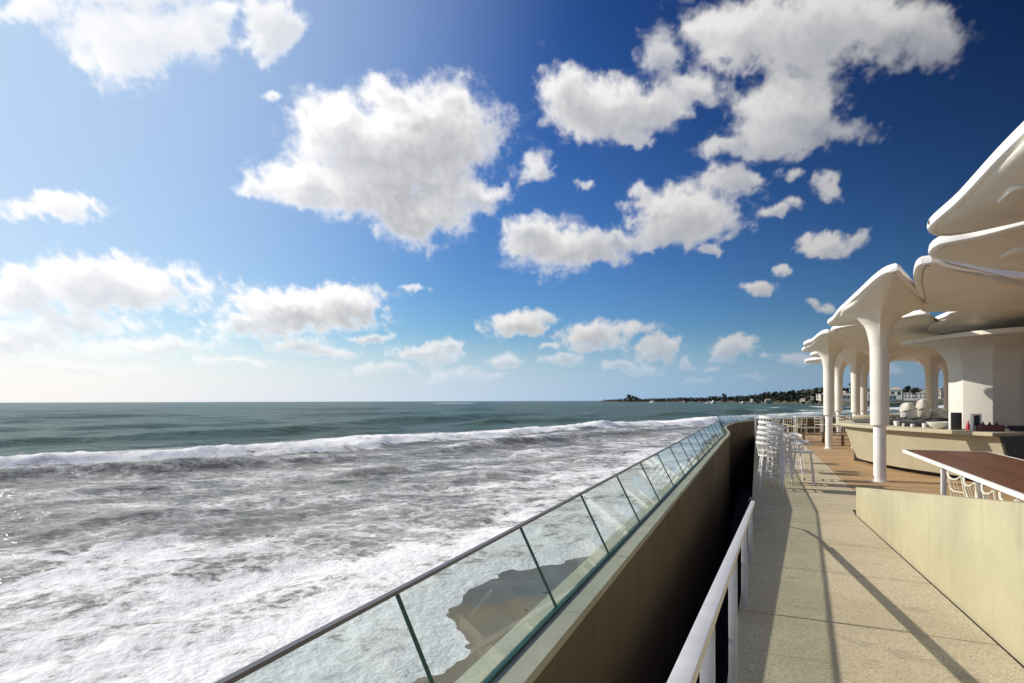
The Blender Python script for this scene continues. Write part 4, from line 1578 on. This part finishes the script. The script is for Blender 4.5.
    mb.build('packed_bottles', M['black'], b)
    # sink taps / glasses: thin bright things
    b = thing('beer_tap', on(1001, 0.55), 'small bright steel tap on the shaded end of the bar', 'tap')
    mb = MB()
    mb.tube([(0, 0, 0), (0, 0, 0.13), (0.02, -0.03, 0.16), (0.03, -0.08, 0.15), (0.03, -0.1, 0.11)], 0.014, 10)
    mb.build('spout', M['steel'], b)
    mb = MB()
    mb.lathe([(0.03, 0), (0.03, 0.012)], 14)
    mb.build('base', M['steel'], b)
    # machines: black low boxes behind the counter edge
    for i, (xp, ins, w_, d_, h_, lab) in enumerate((
            (902, .98, 1.0, .32, .19, 'wide black bar machine behind the large mug'),
            (924, .95, .9, .32, .17, 'black bar machine behind the tallest white cup'),
            (864, .75, .55, .35, .10, 'flat black tray lying on the far left part of the bar'))):
        p = on(xp, ins)
        b = thing('bar_machine' if i < 2 else 'serving_tray', p, lab, 'machine' if i < 2 else 'tray')
        mb = MB()
        if i < 2:
            mb.box((0, 0, h_ / 2), (w_, d_, h_), R(-62))
            mb.build('housing', M['black'], b, bevel=0.02)
            mb = MB()
            for q in (-.3, 0, .3):
                mb.box((q * math.cos(R(-62)), q * math.sin(R(-62)), h_ + 0.014), (0.16, 0.2, 0.026), R(-62))
            mb.build('lid', M['graph'], b, bevel=0.005)
        else:
            mb.box((0, 0, 0.012), (w_, d_, 0.02), R(-62))
            mb.build('tray_base', M['black'], b)
            mb = MB()
            mb.tube([(math.cos(R(-62)) * a * w_ / 2 - math.sin(R(-62)) * c_ * d_ / 2, math.sin(R(-62)) * a * w_ / 2 + math.cos(R(-62)) * c_ * d_ / 2, 0.045) for a, c_ in ((-1, -1), (1, -1), (1, 1), (-1, 1))], 0.02, 6, True)
            mb.build('tray_edge', M['black'], b)
    # wrapped bundles on the back counter
    def bundle(loc, r, h, seed, lab):
        rs = random.Random(seed)
        b = thing('wrapped_bundle', loc, lab, 'bundle', 'cloth wrapped bundles on the back counter')
        mb = MB()
        nn = 26
        prof = [(0.75, 0), (1.0, 0.12), (1.02, 0.35), (0.95, 0.6), (0.82, 0.8), (0.6, 0.93), (0.25, 1.0), (0.02, 1.0)]
        vs = []
        for rr, zz in prof:
            for k_ in range(nn):
                a = 2 * math.pi * k_ / nn
                q = rr * r * (1 + 0.09 * math.sin(3 * a + seed + zz * 4) + 0.06 * math.sin(7 * a + zz * 9) + rs.uniform(-.03, .03))
                vs.append((q * math.cos(a), q * math.sin(a) * 0.85, zz * h + 0.02 * math.sin(5 * a)* (0 < zz < 1)))
        fs = [(i * nn + k_, i * nn + (k_ + 1) % nn, (i + 1) * nn + (k_ + 1) % nn, (i + 1) * nn + k_) for i in range(len(prof) - 1) for k_ in range(nn)]
        mb.add(vs, fs, True)
        mb.build('cloth', M['cloth'], b)
        mb = MB()
        mb.tube([(1.04 * r * math.cos(a), 0.9 * r * math.sin(a), h * (0.5 + 0.16 * math.cos(a + 1))) for a in np.linspace(0, 2 * math.pi, 22, endpoint=False)], 0.018, 6, True)
        mb.build('strap', M['beige'], b)
    bundle((12.42, 17.55, 1.296), 0.23, 0.52, 3, 'squat white cloth wrapped bundle on the back counter nearer the slender column')
    bundle((13.02, 17.75, 1.296), 0.19, 0.62, 9, 'tall narrow cloth wrapped bundle on the back counter under the far column')
    bundle((13.55, 17.72, 1.296), 0.30, 0.30, 5, 'low wide heap of cloth on the back counter left of the pier')


def make_stool(name, label, group, mat, cat='bar stool'):
    root = thing(name, (0, 0, 0), label, cat, group)
    sh, bh, w = 0.72, 1.02, 0.225
    # seat: wire mesh pan
    mb = MB()
    ring = [(w * math.cos(a) * (1.0), w * math.sin(a), sh) for a in np.linspace(0, 2 * math.pi, 28, endpoint=False)]
    mb.tube(ring, 0.012, 6, True)
    for k in range(-4, 5):
        x = k * 0.05
        y = math.sqrt(max(0, w * w - x * x))
        mb.tube([(x, -y, sh), (x, 0, sh - 0.012), (x, y, sh)], 0.0045, 5)
        mb.tube([(-y, x, sh), (0, x, sh - 0.012), (y, x, sh)], 0.0045, 5)
    mb.lathe([(0.0, sh - 0.004), (w * 0.96, sh - 0.001), (w * 0.96, sh + 0.004), (0, sh + 0.001)], 28, cap=False)
    mb.build('seat', mat, root)
    # backrest: curved band round the back with thin uprights
    mb = MB()
    an = np.linspace(R(-118), R(118), 24)
    rb = w + 0.045
    vs = []
    for a in an:
        drop = 0.07 * (abs(a) / R(118)) ** 3
        for dr, z in ((0.008, bh - drop), (0.014, bh - 0.03 - drop), (0.006, bh - 0.055 - drop), (-0.006, bh - 0.055 - drop), (-0.010, bh - 0.03 - drop), (-0.006, bh - drop)):
            vs.append(((rb + dr) * math.sin(a), (rb + dr) * math.cos(a), z))
    k = 6
    fs = [(i * k + j, i * k + (j + 1) % k, (i + 1) * k + (j + 1) % k, (i + 1) * k + j) for i in range(len(an) - 1) for j in range(k)]
    fs += [tuple(range(k)), tuple(range((len(an) - 1) * k, len(an) * k))[::-1]]
    mb.add(vs, fs, True)
    br = mb.build('backrest', mat, root)
    mb = MB()
    for a in np.linspace(R(-112), R(112), 11):
        d = 0.07 * (abs(a) / R(118)) ** 3
        mb.tube([(w * math.sin(a), w * math.cos(a), sh), (rb * math.sin(a), rb * math.cos(a), bh - 0.06 - d)], 0.006, 5)
    mb.build('back_wires', mat, br)
    for sx, sy in ((-1, -1), (1, -1), (1, 1), (-1, 1)):
        mb = MB()
        mb.tube([(sx * 0.155, sy * 0.155, sh - 0.005), (sx * 0.20, sy * 0.20, 0.30), (sx * 0.225, sy * 0.225, 0.0)], 0.0135, 8)
        mb.build('leg', mat, root)
    mb = MB()
    q = 0.196
    pts = []
    for cx, cy, a0 in ((q - 0.03, q - 0.03, 0), (-q + 0.03, q - 0.03, 90), (-q + 0.03, -q + 0.03, 180), (q - 0.03, -q + 0.03, 270)):
        for kk in range(4):
            a = R(a0 + 30 * kk)
            pts.append((cx + 0.03 * math.cos(a), cy + 0.03 * math.sin(a), 0.27))
    mb.tube(pts, 0.011, 7, True)
    mb.build('footrest', mat, root)
    return root


def make_chair(name, label, group, mat):
    """slim high chair bent from wire: the back is a frame with a sagging top rail"""
    root = thing(name, (0, 0, 0), label, 'bar chair', group)
    w, sh, bh = 0.20, 0.74, 1.06
    mb = MB()
    q = 0.19
    mb.tube([(-q, -q, sh), (q, -q, sh), (q, q, sh), (-q, q, sh)], 0.011, 6, True)
    for k in range(-3, 4):
        mb.tube([(k * 0.05, -q, sh), (k * 0.05, q, sh - 0.004)], 0.004, 5)
        mb.tube([(-q, k * 0.05, sh), (q, k * 0.05, sh - 0.004)], 0.004, 5)
    mb.build('seat', mat, root)
    mb = MB()
    mb.tube([(-w, q, sh), (-w, q + 0.05, bh), (-w + 0.01, q + 0.05, bh + 0.01), (-w * .6, q + 0.065, bh - 0.035), (0, q + 0.075, bh - 0.05), (w * .6, q + 0.065, bh - 0.035), (w - 0.01, q + 0.05, bh + 0.01), (w, q + 0.05, bh), (w, q, sh)], 0.011, 7)
    b = mb.build('backrest', mat, root)
    mb = MB()
    mb.tube([(-w, q + .03, sh + .15), (0, q + .055, sh + .135), (w, q + .03, sh + .15)], 0.007, 6)
    for k in (-.1, 0, .1):
        mb.tube([(k, q, sh), (k, q + .07, bh - 0.045)], 0.005, 5)
    mb.build('back_wires', mat, b)
    for sx, sy in ((-1, -1), (1, -1), (1, 1), (-1, 1)):
        mb = MB()
        mb.tube([(sx * q, sy * q, sh), (sx * (q + .035), sy * (q + .035), 0)], 0.0125, 7)
        mb.build('leg', mat, root)
    mb = MB()
    z = 0.26
    r = q + .035 * (1 - z / sh)
    mb.tube([(-r, -r, z), (r, -r, z), (r, r, z), (-r, r, z)], 0.010, 6, True)
    mb.build('footrest', mat, root)
    return root


def build_furniture():
    # stacks of bar stools at the left edge of the walkway
    G = 'white wire bar stools stacked on the walkway'
    proto = make_stool('bar_stool', 'bottom stool of the tall white stack nearest the handrail', G, M['frame'])
    names = ['bottom', 'second from the bottom', 'third from the bottom', 'third from the top', 'second from the top', 'topmost']

    def stack(x, y, n, rz, what, first=None, lean=0.0):
        for k in range(n):
            nm = names[k] if n == 6 else (['bottom', 'second from the bottom', 'second from the top', 'topmost'][k] if n == 4 else ['bottom', 'middle', 'topmost'][k] if n == 3 else ['lower', 'upper'][k] if n == 2 else 'only')
            lab = (nm + ' stool of ' + what) if n > 1 else what
            loc = (x + lean * k * 0.5 + random.uniform(-.006, .006), y + lean * k * 0.35, 0.11 * k)
            if first is not None and k == 0:
                first.location = loc
                first.rotation_euler = (0, 0, rz)
                first['label'] = lab
            else:
                dup(proto, loc, rz + random.uniform(-.06, .06), lab, G)
    stack(5.52, 11.98, 6, R(72), 'the tall white stack nearest the handrail', proto, 0.035)
    stack(6.12, 12.85, 4, R(80), 'the four stool stack just behind the tallest white stack', None, 0.02)
    stack(6.78, 13.55, 2, R(60), 'the low pair standing on the walkway right of the tall stacks')
    stack(7.05, 14.9, 3, R(70), 'the three stool stack behind the low pair on the walkway', None, 0.02)
    stack(7.72, 15.3, 1, R(50), 'single white wire stool at the right of the walkway stacks')
    stack(6.62, 12.75, 1, R(65), 'single white wire stool in front, right of the tall stack')
    stack(8.1, 17.2, 2, R(75), 'the pair farther along the walkway behind the three stool stack')

    # long high table behind the sloping wall
    ang = math.atan2(9.6 - 4.0, 6.69 - 4.09)
    dirv = Vector((math.cos(ang), math.sin(ang)))
    nrm = Vector((dirv.y, -dirv.x))
    far = Vector((6.69, 9.60))
    L_ = 5.6
    wd = 1.18
    c = far - dirv * (L_ / 2) + nrm * (wd / 2)
    tb = thing('bar_table', (c.x, c.y, 0), 'long high table with dark wooden top and white edge behind the sloping wall', 'table', None, ang)
    z = 1.05
    mb = MB()
    nb = 7
    for k in range(nb):
        y0 = -wd / 2 + 0.028 + (wd - 0.056) * k / nb
        y1 = -wd / 2 + 0.028 + (wd - 0.056) * (k + 1) / nb
        mb.box((0, (y0 + y1) / 2, z - 0.012), (L_ - 0.06, y1 - y0 - 0.004, 0.026))
    mb.build('table_top', M['darkwood'], tb)
    mb = MB()
    for cx, cy, dx, dy in ((0, wd / 2 - 0.013, L_, 0.026), (0, -wd / 2 + 0.013, L_, 0.026), (L_ / 2 - 0.013, 0, 0.026, wd - 0.054), (-L_ / 2 + 0.013, 0, 0.026, wd - 0.054)):
        mb.box((cx, cy, z - 0.022), (dx, dy, 0.05))
    mb.box((0, 0, z - 0.036), (L_ - 0.056, wd - 0.056, 0.016))
    mb.build('edge_frame', M['white'], tb)
    for ex in (L_ / 2 - 2.0, L_ / 2 - 3.45, -L_ / 2 + 0.35):
        for sy in (1, -1):
            mb = MB()
            mb.box((ex, sy * (wd / 2 - 0.12), (z - 0.045) / 2), (0.055, 0.055, z - 0.047))
            mb.build('leg', M['white'], tb, bevel=0.004)
    # stools tucked along it
    G2 = 'cream wire chairs along the high table'
    st = make_chair('bar_chair', 'x', G2, M['cream'])
    labs = ['first from the far end', 'second from the far end', 'third from the far end', 'nearest the viewer']
    for k, d in enumerate((3.75, 4.3, 4.85, 5.35)):
        p = far - dirv * d + nrm * 0.06
        lab = 'cream wire chair tucked under the high table, ' + labs[k]
        if k == 0:
            st.location = (p.x, p.y, 0)
            st.rotation_euler = (0, 0, ang + 0.08)
            st['label'] = lab
        else:
            dup(st, (p.x, p.y, 0), ang + random.uniform(-.12, .12), lab, G2)

    # tall white tables and benches at the far end of the walkway
    def high_table(x, y, rz, lab):
        b = thing('high_table', (x, y, 0), lab, 'table', 'white high tables at the far end', rz)
        mb = MB()
        mb.box((0, 0, 1.08), (1.25, 0.7, 0.05))
        mb.build('table_top', M['white'], b, bevel=0.006)
        for sx in (-1, 1):
            for sy in (-1, 1):
                q = MB()
                q.box((sx * 0.58, sy * 0.31, 0.528), (0.06, 0.06, 1.05))
                q.build('leg', M['white'], b, bevel=0.004)
        q = MB()
        for sy in (-1, 1):
            q.box((0, sy * 0.31, 0.55), (1.10, 0.04, 0.05))
        q.build('stretcher', M['white'], b)
        return b
    p0 = high_table(14.6, 27.6, R(-20), 'white high table with open frame at the far end, left of the second canopy column')
    dup(p0, (11.9, 25.9, 0), R(-25), 'white high table farthest left by the glass at the end of the walkway', 'white high tables at the far end')
    dup(p0, (17.0, 28.9, 0), R(-12), 'white high table behind the second canopy column', 'white high tables at the far end')
    dup(p0, (19.6, 27.2, 0), R(5), 'white high table at the far end behind the slender column', 'white high tables at the far end')
    G3 = 'cream wire chairs round the far high tables'
    nm = 0
    spots = [(13.9, 26.9), (14.7, 26.6), (15.4, 26.6), (15.8, 27.6), (13.4, 27.9), (12.6, 25.0), (11.5, 25.0), (12.9, 26.4), (16.6, 28.1), (17.5, 28.0), (18.2, 28.4), (19.2, 26.5), (20.2, 26.4), (18.9, 27.9)]
    for x, y in spots:
        dup(st, (x, y, 0), random.uniform(0, 6.28), 'cream wire chair drawn up to the white tables at the far end', G3)
    # dark benches
    def bench(x, y, rz, lab):
        b = thing('wooden_bench', (x, y, 0), lab, 'bench', 'dark wooden benches on the deck', rz)
        mb = MB()
        for k in range(4):
            mb.box((0, -0.18 + k * 0.12, 0.44), (1.7, 0.105, 0.035))
        mb.build('seat', M['bench'], b, bevel=0.004)
        for sx in (-1, 1):
            q = MB()
            q.box((sx * 0.72, 0, 0.21), (0.07, 0.42, 0.42))
            q.build('leg', M['bench'], b, bevel=0.004)
        return b
    q0 = bench(14.7, 25.0, R(-22), 'dark wooden bench on the deck before the far white tables')
    dup(q0, (13.1, 23.6, 0), R(-24), 'dark wooden bench nearest the seaward side of the deck', 'dark wooden benches on the deck')
    dup(q0, (15.4, 23.2, 0), R(-20), 'dark wooden bench just right of the second canopy column', 'dark wooden benches on the deck')
    # beige lounge chairs behind the bar's far end
    def lounge(x, y, rz, lab):
        b = thing('lounge_chair', (x, y, 0), lab, 'lounge chair', 'beige lounge chairs behind the bar', rz)
        mb = MB()
        mb.box((0, 0, 0.50), (0.82, 0.80, 0.22))
        mb.build('seat_cushion', M['beige'], b, bevel=0.05)
        mb = MB()
        mb.box((0, 0.40, 0.92), (0.82, 0.20, 0.72))
        mb.build('back_cushion', M['beige'], b, bevel=0.06)
        for s_ in (-1, 1):
            q = MB()
            q.box((s_ * 0.46, 0.02, 0.62), (0.10, 0.80, 0.34))
            q.build('armrest', M['cream'], b, bevel=0.03)
        for sx in (-1, 1):
            for sy in (-1, 1):
                q = MB()
                q.tube([(sx * 0.4, sy * 0.33, 0.40), (sx * 0.42, sy * 0.35, 0)], 0.025, 8)
                q.build('leg', M['cream'], b)
        return b
    l0 = lounge(13.6, 21.6, R(150), 'beige cushioned lounge chair nearest the slender column on its left')
    for x, y, rz, lab in ((15.0, 23.6, 140, 'beige lounge chair behind the left end of the bar'), (16.6, 24.4, 170, 'beige lounge chair standing before the far thin column'), (15.9, 22.0, 200, 'beige lounge chair just behind the bar, right of the slender column'), (17.6, 22.6, 185, 'beige lounge chair behind the squat wrapped bundle'), (19.2, 23.8, 165, 'beige lounge chair behind the tall wrapped bundle'), (18.6, 21.0, 175, 'beige lounge chair between the wrapped bundles and the pier')):
        dup(l0, (x, y, 0), R(rz), lab, 'beige lounge chairs behind the bar')


# ------------------------------------------------------------------ far shore
def shore_pt(xp, dist):
    return ((xp - 512) / 560 * dist, dist)


def build_shore():
    # coast line from the far point to the near bay
    coast = [(598, 2300), (640, 1900), (690, 1500), (740, 1150), (790, 860), (835, 640), (880, 560), (940, 520), (1000, 480), (1100, 420), (1300, 360)]
    back = 500
    vs = []
    fs = []
    pts = catmull([shore_pt(a, b) for a, b in coast], 8)
    k = 4
    for i, (x, y) in enumerate(pts):
        d = np.array([x, y]) / math.hypot(x, y)
        side = np.array([0.35, 0.94])
        for off, z in ((-12, SEA - 1.0), (6, SEA + 1.2), (60, 2.6), (back, 5.5)):
            vs.append((x + side[0] * off, y + side[1] * off, z))
    for i in range(len(pts) - 1):
        for j in range(k - 1):
            fs.append((i * k + j, (i + 1) * k + j, (i + 1) * k + j + 1, i * k + j + 1))
    mb = MB()
    mb.add(vs, fs, True)
    tag(mb.build('far_shore', M['land'], None), kind='structure')

    # dark wood along the coast as one mass of leaf clumps
    mb = MB()
    rs = np.random.default_rng(5)

    def clump(cx, cy, cz, r, n):
        for _ in range(n):
            v = rs.normal(size=3)
            v /= np.linalg.norm(v)
            rr = r * rs.uniform(0.45, 1.05)
            p = np.array([cx, cy, cz]) + v * rr * np.array([1, 1, 0.75])
            a = rs.normal(size=3)
            a /= np.linalg.norm(a)
            b = np.cross(a, rs.normal(size=3))
            b /= np.linalg.norm(b)
            s = r * rs.uniform(0.20, 0.42)
            mb.add([p + a * s, p + b * s, p - a * s * .8, p - b * s], [(0, 1, 2, 3)])
    prof = [(606, 1.5), (625, 2.5), (628, 6.5), (634, 5), (640, 2.5), (660, 3), (680, 3.5), (700, 3.6), (712, 5), (722, 4.5), (735, 5), (750, 6), (765, 8.5), (778, 9.5), (790, 8.5), (800, 10.5), (812, 12.5), (822, 14), (830, 12.5), (845, 14), (860, 13), (880, 11), (905, 12), (920, 10), (945, 12), (980, 12), (1010, 15), (1060, 15)]
    px = np.array([p[0] for p in prof])
    ph = np.array([p[1] for p in prof])
    cx = np.array([c[0] for c in coast])
    cd = np.array([c[1] for c in coast])
    for xp in np.arange(604, 1060, 1.15):
        h = np.interp(xp, px, ph) * 0.86 * (1 + rs.uniform(-.22, .16))
        dist = np.interp(xp, cx, cd) + rs.uniform(8, 70)
        if xp > 832:
            dist += 130
        x, y = shore_pt(xp, dist)
        g = -3.0 if xp < 834 else 3.0
        ht = h * dist / 560 + 1.9
        top = max(ht, g + 2.0)
        r = max(1.6, (top - g) * 0.34)
        z = g + r * 0.4
        while z < top - r * 0.5:
            clump(x + rs.uniform(-r, r), y + rs.uniform(-4, 4), z, r * rs.uniform(.8, 1.15), 22)
            z += r * 0.75
        clump(x, y, top - r * 0.55, r * 0.8, 12)
    o = mb.build('far_woodland', M['leaf'], None)
    tag(o, 'dark band of trees along the low far shore across the bay', 'woodland', None, 'stuff')

    # a few trees that stand out of the mass
    def tree(xp, dist, h, lab):
        x, y = shore_pt(xp, dist)
        z0 = 2.6
        b = thing('shore_tree', (x, y, z0), lab, 'tree', 'trees standing out on the far shore')
        q = MB()
        q.tube([(0, 0, 0), (0.2, 0, h * 0.4), (0.1, 0.1, h * 0.75)], [0.045 * h, 0.03 * h, 0.012 * h], 8)
        q.build('trunk', M['bark'], b)
        nonlocal mb
        mb = MB()
        for _ in range(12):
            clump(rs.uniform(-.24, .24) * h, rs.uniform(-.2, .2) * h, h * rs.uniform(.48, .92), h * rs.uniform(.12, .2), 34)
        mb.build('crown', M['leaf'], b)
    for xp, d, h, lab in ((629, 1850, 20, 'rounded dark tree alone on the far low point'), (724, 1210, 14, 'dark tree above the white boats on the far shore'), (792, 800, 15, 'dark tree at the left of the tall wood on the far shore'), (828, 590, 16, 'tall dark tree beside the first house left of the columns'), (858, 560, 17, 'dark tree showing between two thin far columns'), (906, 520, 12, 'dark tree rising between the white houses'), (915, 440, 9, 'dark bushy tree in front of the white houses'), (1011, 430, 19, 'dark tree seen right of the thick pier')):
        tree(xp, d, h, lab)

    # houses
    def house(w, d, h, wall, roof, pitched, floors):
        b = thing('shore_house', (0, 0, 0), 'x', 'house')
        q = MB()
        q.box((0, 0, h / 2 - 1), (w, d, h + 2))
        q.build('wall', wall, b)
        q = MB()
        if pitched:
            e = 0.5
            q.add([(-w / 2 - e, -d / 2 - e, h + .02), (w / 2 + e, -d / 2 - e, h + .02), (w / 2 + e, d / 2 + e, h + .02), (-w / 2 - e, d / 2 + e, h + .02), (-w / 4, 0, h + d * .26), (w / 4, 0, h + d * .26)],
                  [(0, 1, 5, 4), (1, 2, 5), (2, 3, 4, 5), (3, 0, 4), (3, 2, 1, 0)])
        else:
            q.box((0, 0, h + .22), (w + .5, d + .5, .40))
            q.box((w * .2, 0, h + 1.2), (w * .25, d * .3, 1.56))
        q.build('roof', roof, b)
        nw = max(2, int(w / 3.2))
        for fl in range(floors):
            for k in range(nw):
                q = MB()
                xx = -w / 2 + w * (k + .5) / nw
                q.box((xx, -d / 2 - .03, h * (fl + .5) / floors), (w / nw * .45, .12, h / floors * .5))
                q.build('window', M['pane'], b)
        return b
    P = [house(11, 9, 6.2, M['house'], M['flat'], False, 2), house(14, 9, 4.2, M['house'], M['tile'], True, 1), house(18, 10, 7.4, M['house2'], M['flat'], False, 2), house(8, 8, 5.2, M['house'], M['tile'], True, 1), house(24, 10, 6.4, M['house'], M['flat'], False, 2)]
    kinds = ['white two storey flat roofed house', 'low white house with pitched roof', 'sand coloured flat roofed block', 'small white cottage with pitched roof', 'long white flat roofed terrace']
    used = [False] * 5
    spots = [(803, 760, 1, 1.0, .5), (812, 700, 3, 3.0, .5), (822, 600, 0, 3.2, .8), (827, 580, 2, 2.6, .7), (841, 560, 3, 4.0, .9), (846, 540, 1, 2.6, .9), (849, 600, 0, 5.5, .9), (864, 545, 0, 3.5, .9), (867, 560, 2, 5, .8), (872, 520, 3, 3.0, .9), (889, 520, 2, 4.4, .85), (896, 510, 3, 4.6, 1.2), (903, 530, 0, 5, .9), (908, 540, 1, 5, .9), (917, 500, 4, 3.0, .8), (924, 520, 4, 6.2, .85), (934, 505, 2, 4.5, .8), (940, 515, 0, 6.5, .9), (944, 500, 1, 3.4, .8), (887, 480, 1, 2.2, .8), (1006, 470, 0, 5, .9), (1010, 455, 1, 2.5, .8), (1015, 480, 2, 4, .8), (768, 900, 1, 0.5, .6), (752, 1000, 3, .4, .6)]
    places = ['left of the slender columns', 'between the thin far columns', 'between the slender column and the pier', 'right of the pier', 'at the foot of the far wood']
    for xp, d, ki, z0, sc in spots:
        x, y = shore_pt(xp, d)
        pl = places[4] if xp < 800 else places[0] if xp < 832 else places[1] if xp < 872 else places[2] if xp < 960 else places[3]
        lab = kinds[ki] + ' ashore, seen ' + pl
        rz = -math.atan2(x, y) + random.uniform(-.5, .5)
        if not used[ki]:
            o = P[ki]
            used[ki] = True
            o.location = (x, y, z0)
            o.rotation_euler = (0, 0, rz)
            o.scale = (sc,) * 3
            tag(o, lab, 'house', 'houses on the far shore')
        else:
            dup(P[ki], (x, y, z0), rz, lab, 'houses on the far shore', (sc,) * 3)

    # white boats lying off the far shore
    def boat(x, y, rz, sc, lab):
        b = thing('moored_boat', (x, y, SEA + 0.1), lab, 'boat', 'white boats off the far shore', rz)
        q = MB()
        prof = [(-5, 1.2), (-2, 1.6), (2, 1.5), (4, .9), (5.6, 0.05)]
        vs = []
        for xx, hw in prof:
            vs += [(xx, -hw * .6, -.4), (xx, -hw, 1.3 + max(0, xx) * .08), (xx, hw, 1.3 + max(0, xx) * .08), (xx, hw * .6, -.4)]
        fs = [(i * 4 + j, i * 4 + (j + 1) % 4, (i + 1) * 4 + (j + 1) % 4, (i + 1) * 4 + j) for i in range(4) for j in range(4)]
        fs += [(0, 1, 2, 3), (19, 18, 17, 16)]
        q.add(vs, fs)
        q.build('hull', M['boat'], b)
        q = MB()
        q.box((-.8, 0, 2.1), (4, 2, 1.5))
        q.box((-1.2, 0, 3.2), (2.4, 1.6, .7))
        q.build('cabin', M['boat'], b, bevel=.15)
        q = MB()
        q.box((-.8, 0, 2.3), (3.2, 2.04, .5))
        q.build('cabin_window', M['pane'], b)
        b.scale = (sc,) * 3
        return b
    x, y = shore_pt(714, 1010)
    b0 = boat(x, y, .6, 1.5, 'white motor boat off the far shore below the dark trees')
    for xp, d, sc, rz, lab in ((652, 1500, 1.5, 2.2, 'small white boat off the low far point'), (709, 1040, 1.2, 2.6, 'white boat moored just left of the motor boat below the dark trees'), (744, 900, 1.1, .2, 'white boat close under the far wood'), (684, 1280, 1.3, 1.0, 'white boat lying before the thin far treeline'), (692, 1250, 1.1, 2.9, 'second white boat before the thin far treeline')):
        x, y = shore_pt(xp, d)
        dup(b0, (x, y, SEA + .1), rz, lab, None, (sc,) * 3)
    # dark rocks in the bay
    for i, (xp, d, sc, lab) in enumerate(((916, 232, 3.2, 'big dark rock standing in the bay behind the tall wrapped bundle'), (905, 250, 1.7, 'small dark rock beside the big rock in the bay'), (925, 262, 1.8, 'flat dark rock right of the big rock in the bay'))):
        x, y = shore_pt(xp, d)
        bm = bmesh.new()
        bmesh.ops.create_icosphere(bm, subdivisions=3, radius=1)
        rr = random.Random(i)
        for v in bm.verts:
            f = 1 + .25 * math.sin(3 * v.co.x + i) * math.cos(4 * v.co.y) + .15 * math.sin(7 * v.co.z + 3 * v.co.x) + rr.uniform(-.05, .05)
            v.co *= f
            v.co.z *= .75
        me = bpy.data.meshes.new('bay_rock')
        bm.to_mesh(me)
        bm.free()
        me.materials.append(M['rock'])
        o = bpy.data.objects.new('bay_rock', me)
        COL.objects.link(o)
        o.location = (x, y, SEA + sc * .3)
        o.scale = (sc * 1.3, sc, sc * (1.6 if i == 0 else .7))
        tag(o, lab, 'rock', 'rocks in the bay')


def main():
    make_materials()
    build_world()
    build_sun()
    build_camera()
    build_sea()
    build_terrace()
    build_railing()
    build_canopies()
    build_bar()
    build_furniture()
    build_shore()
    S.view_settings.view_transform = 'Standard'
    S.view_settings.look = 'None'
    S.view_settings.exposure = 0.0
    S.view_settings.gamma = 1.0
    S.render.engine = 'CYCLES'
    S.cycles.max_bounces = 8
    S.cycles.transparent_max_bounces = 16
    S.cycles.caustics_reflective = False
    S.cycles.caustics_refractive = False
    S.cycles.use_denoising = True
    S.cycles.sample_clamp_indirect = 6


main()
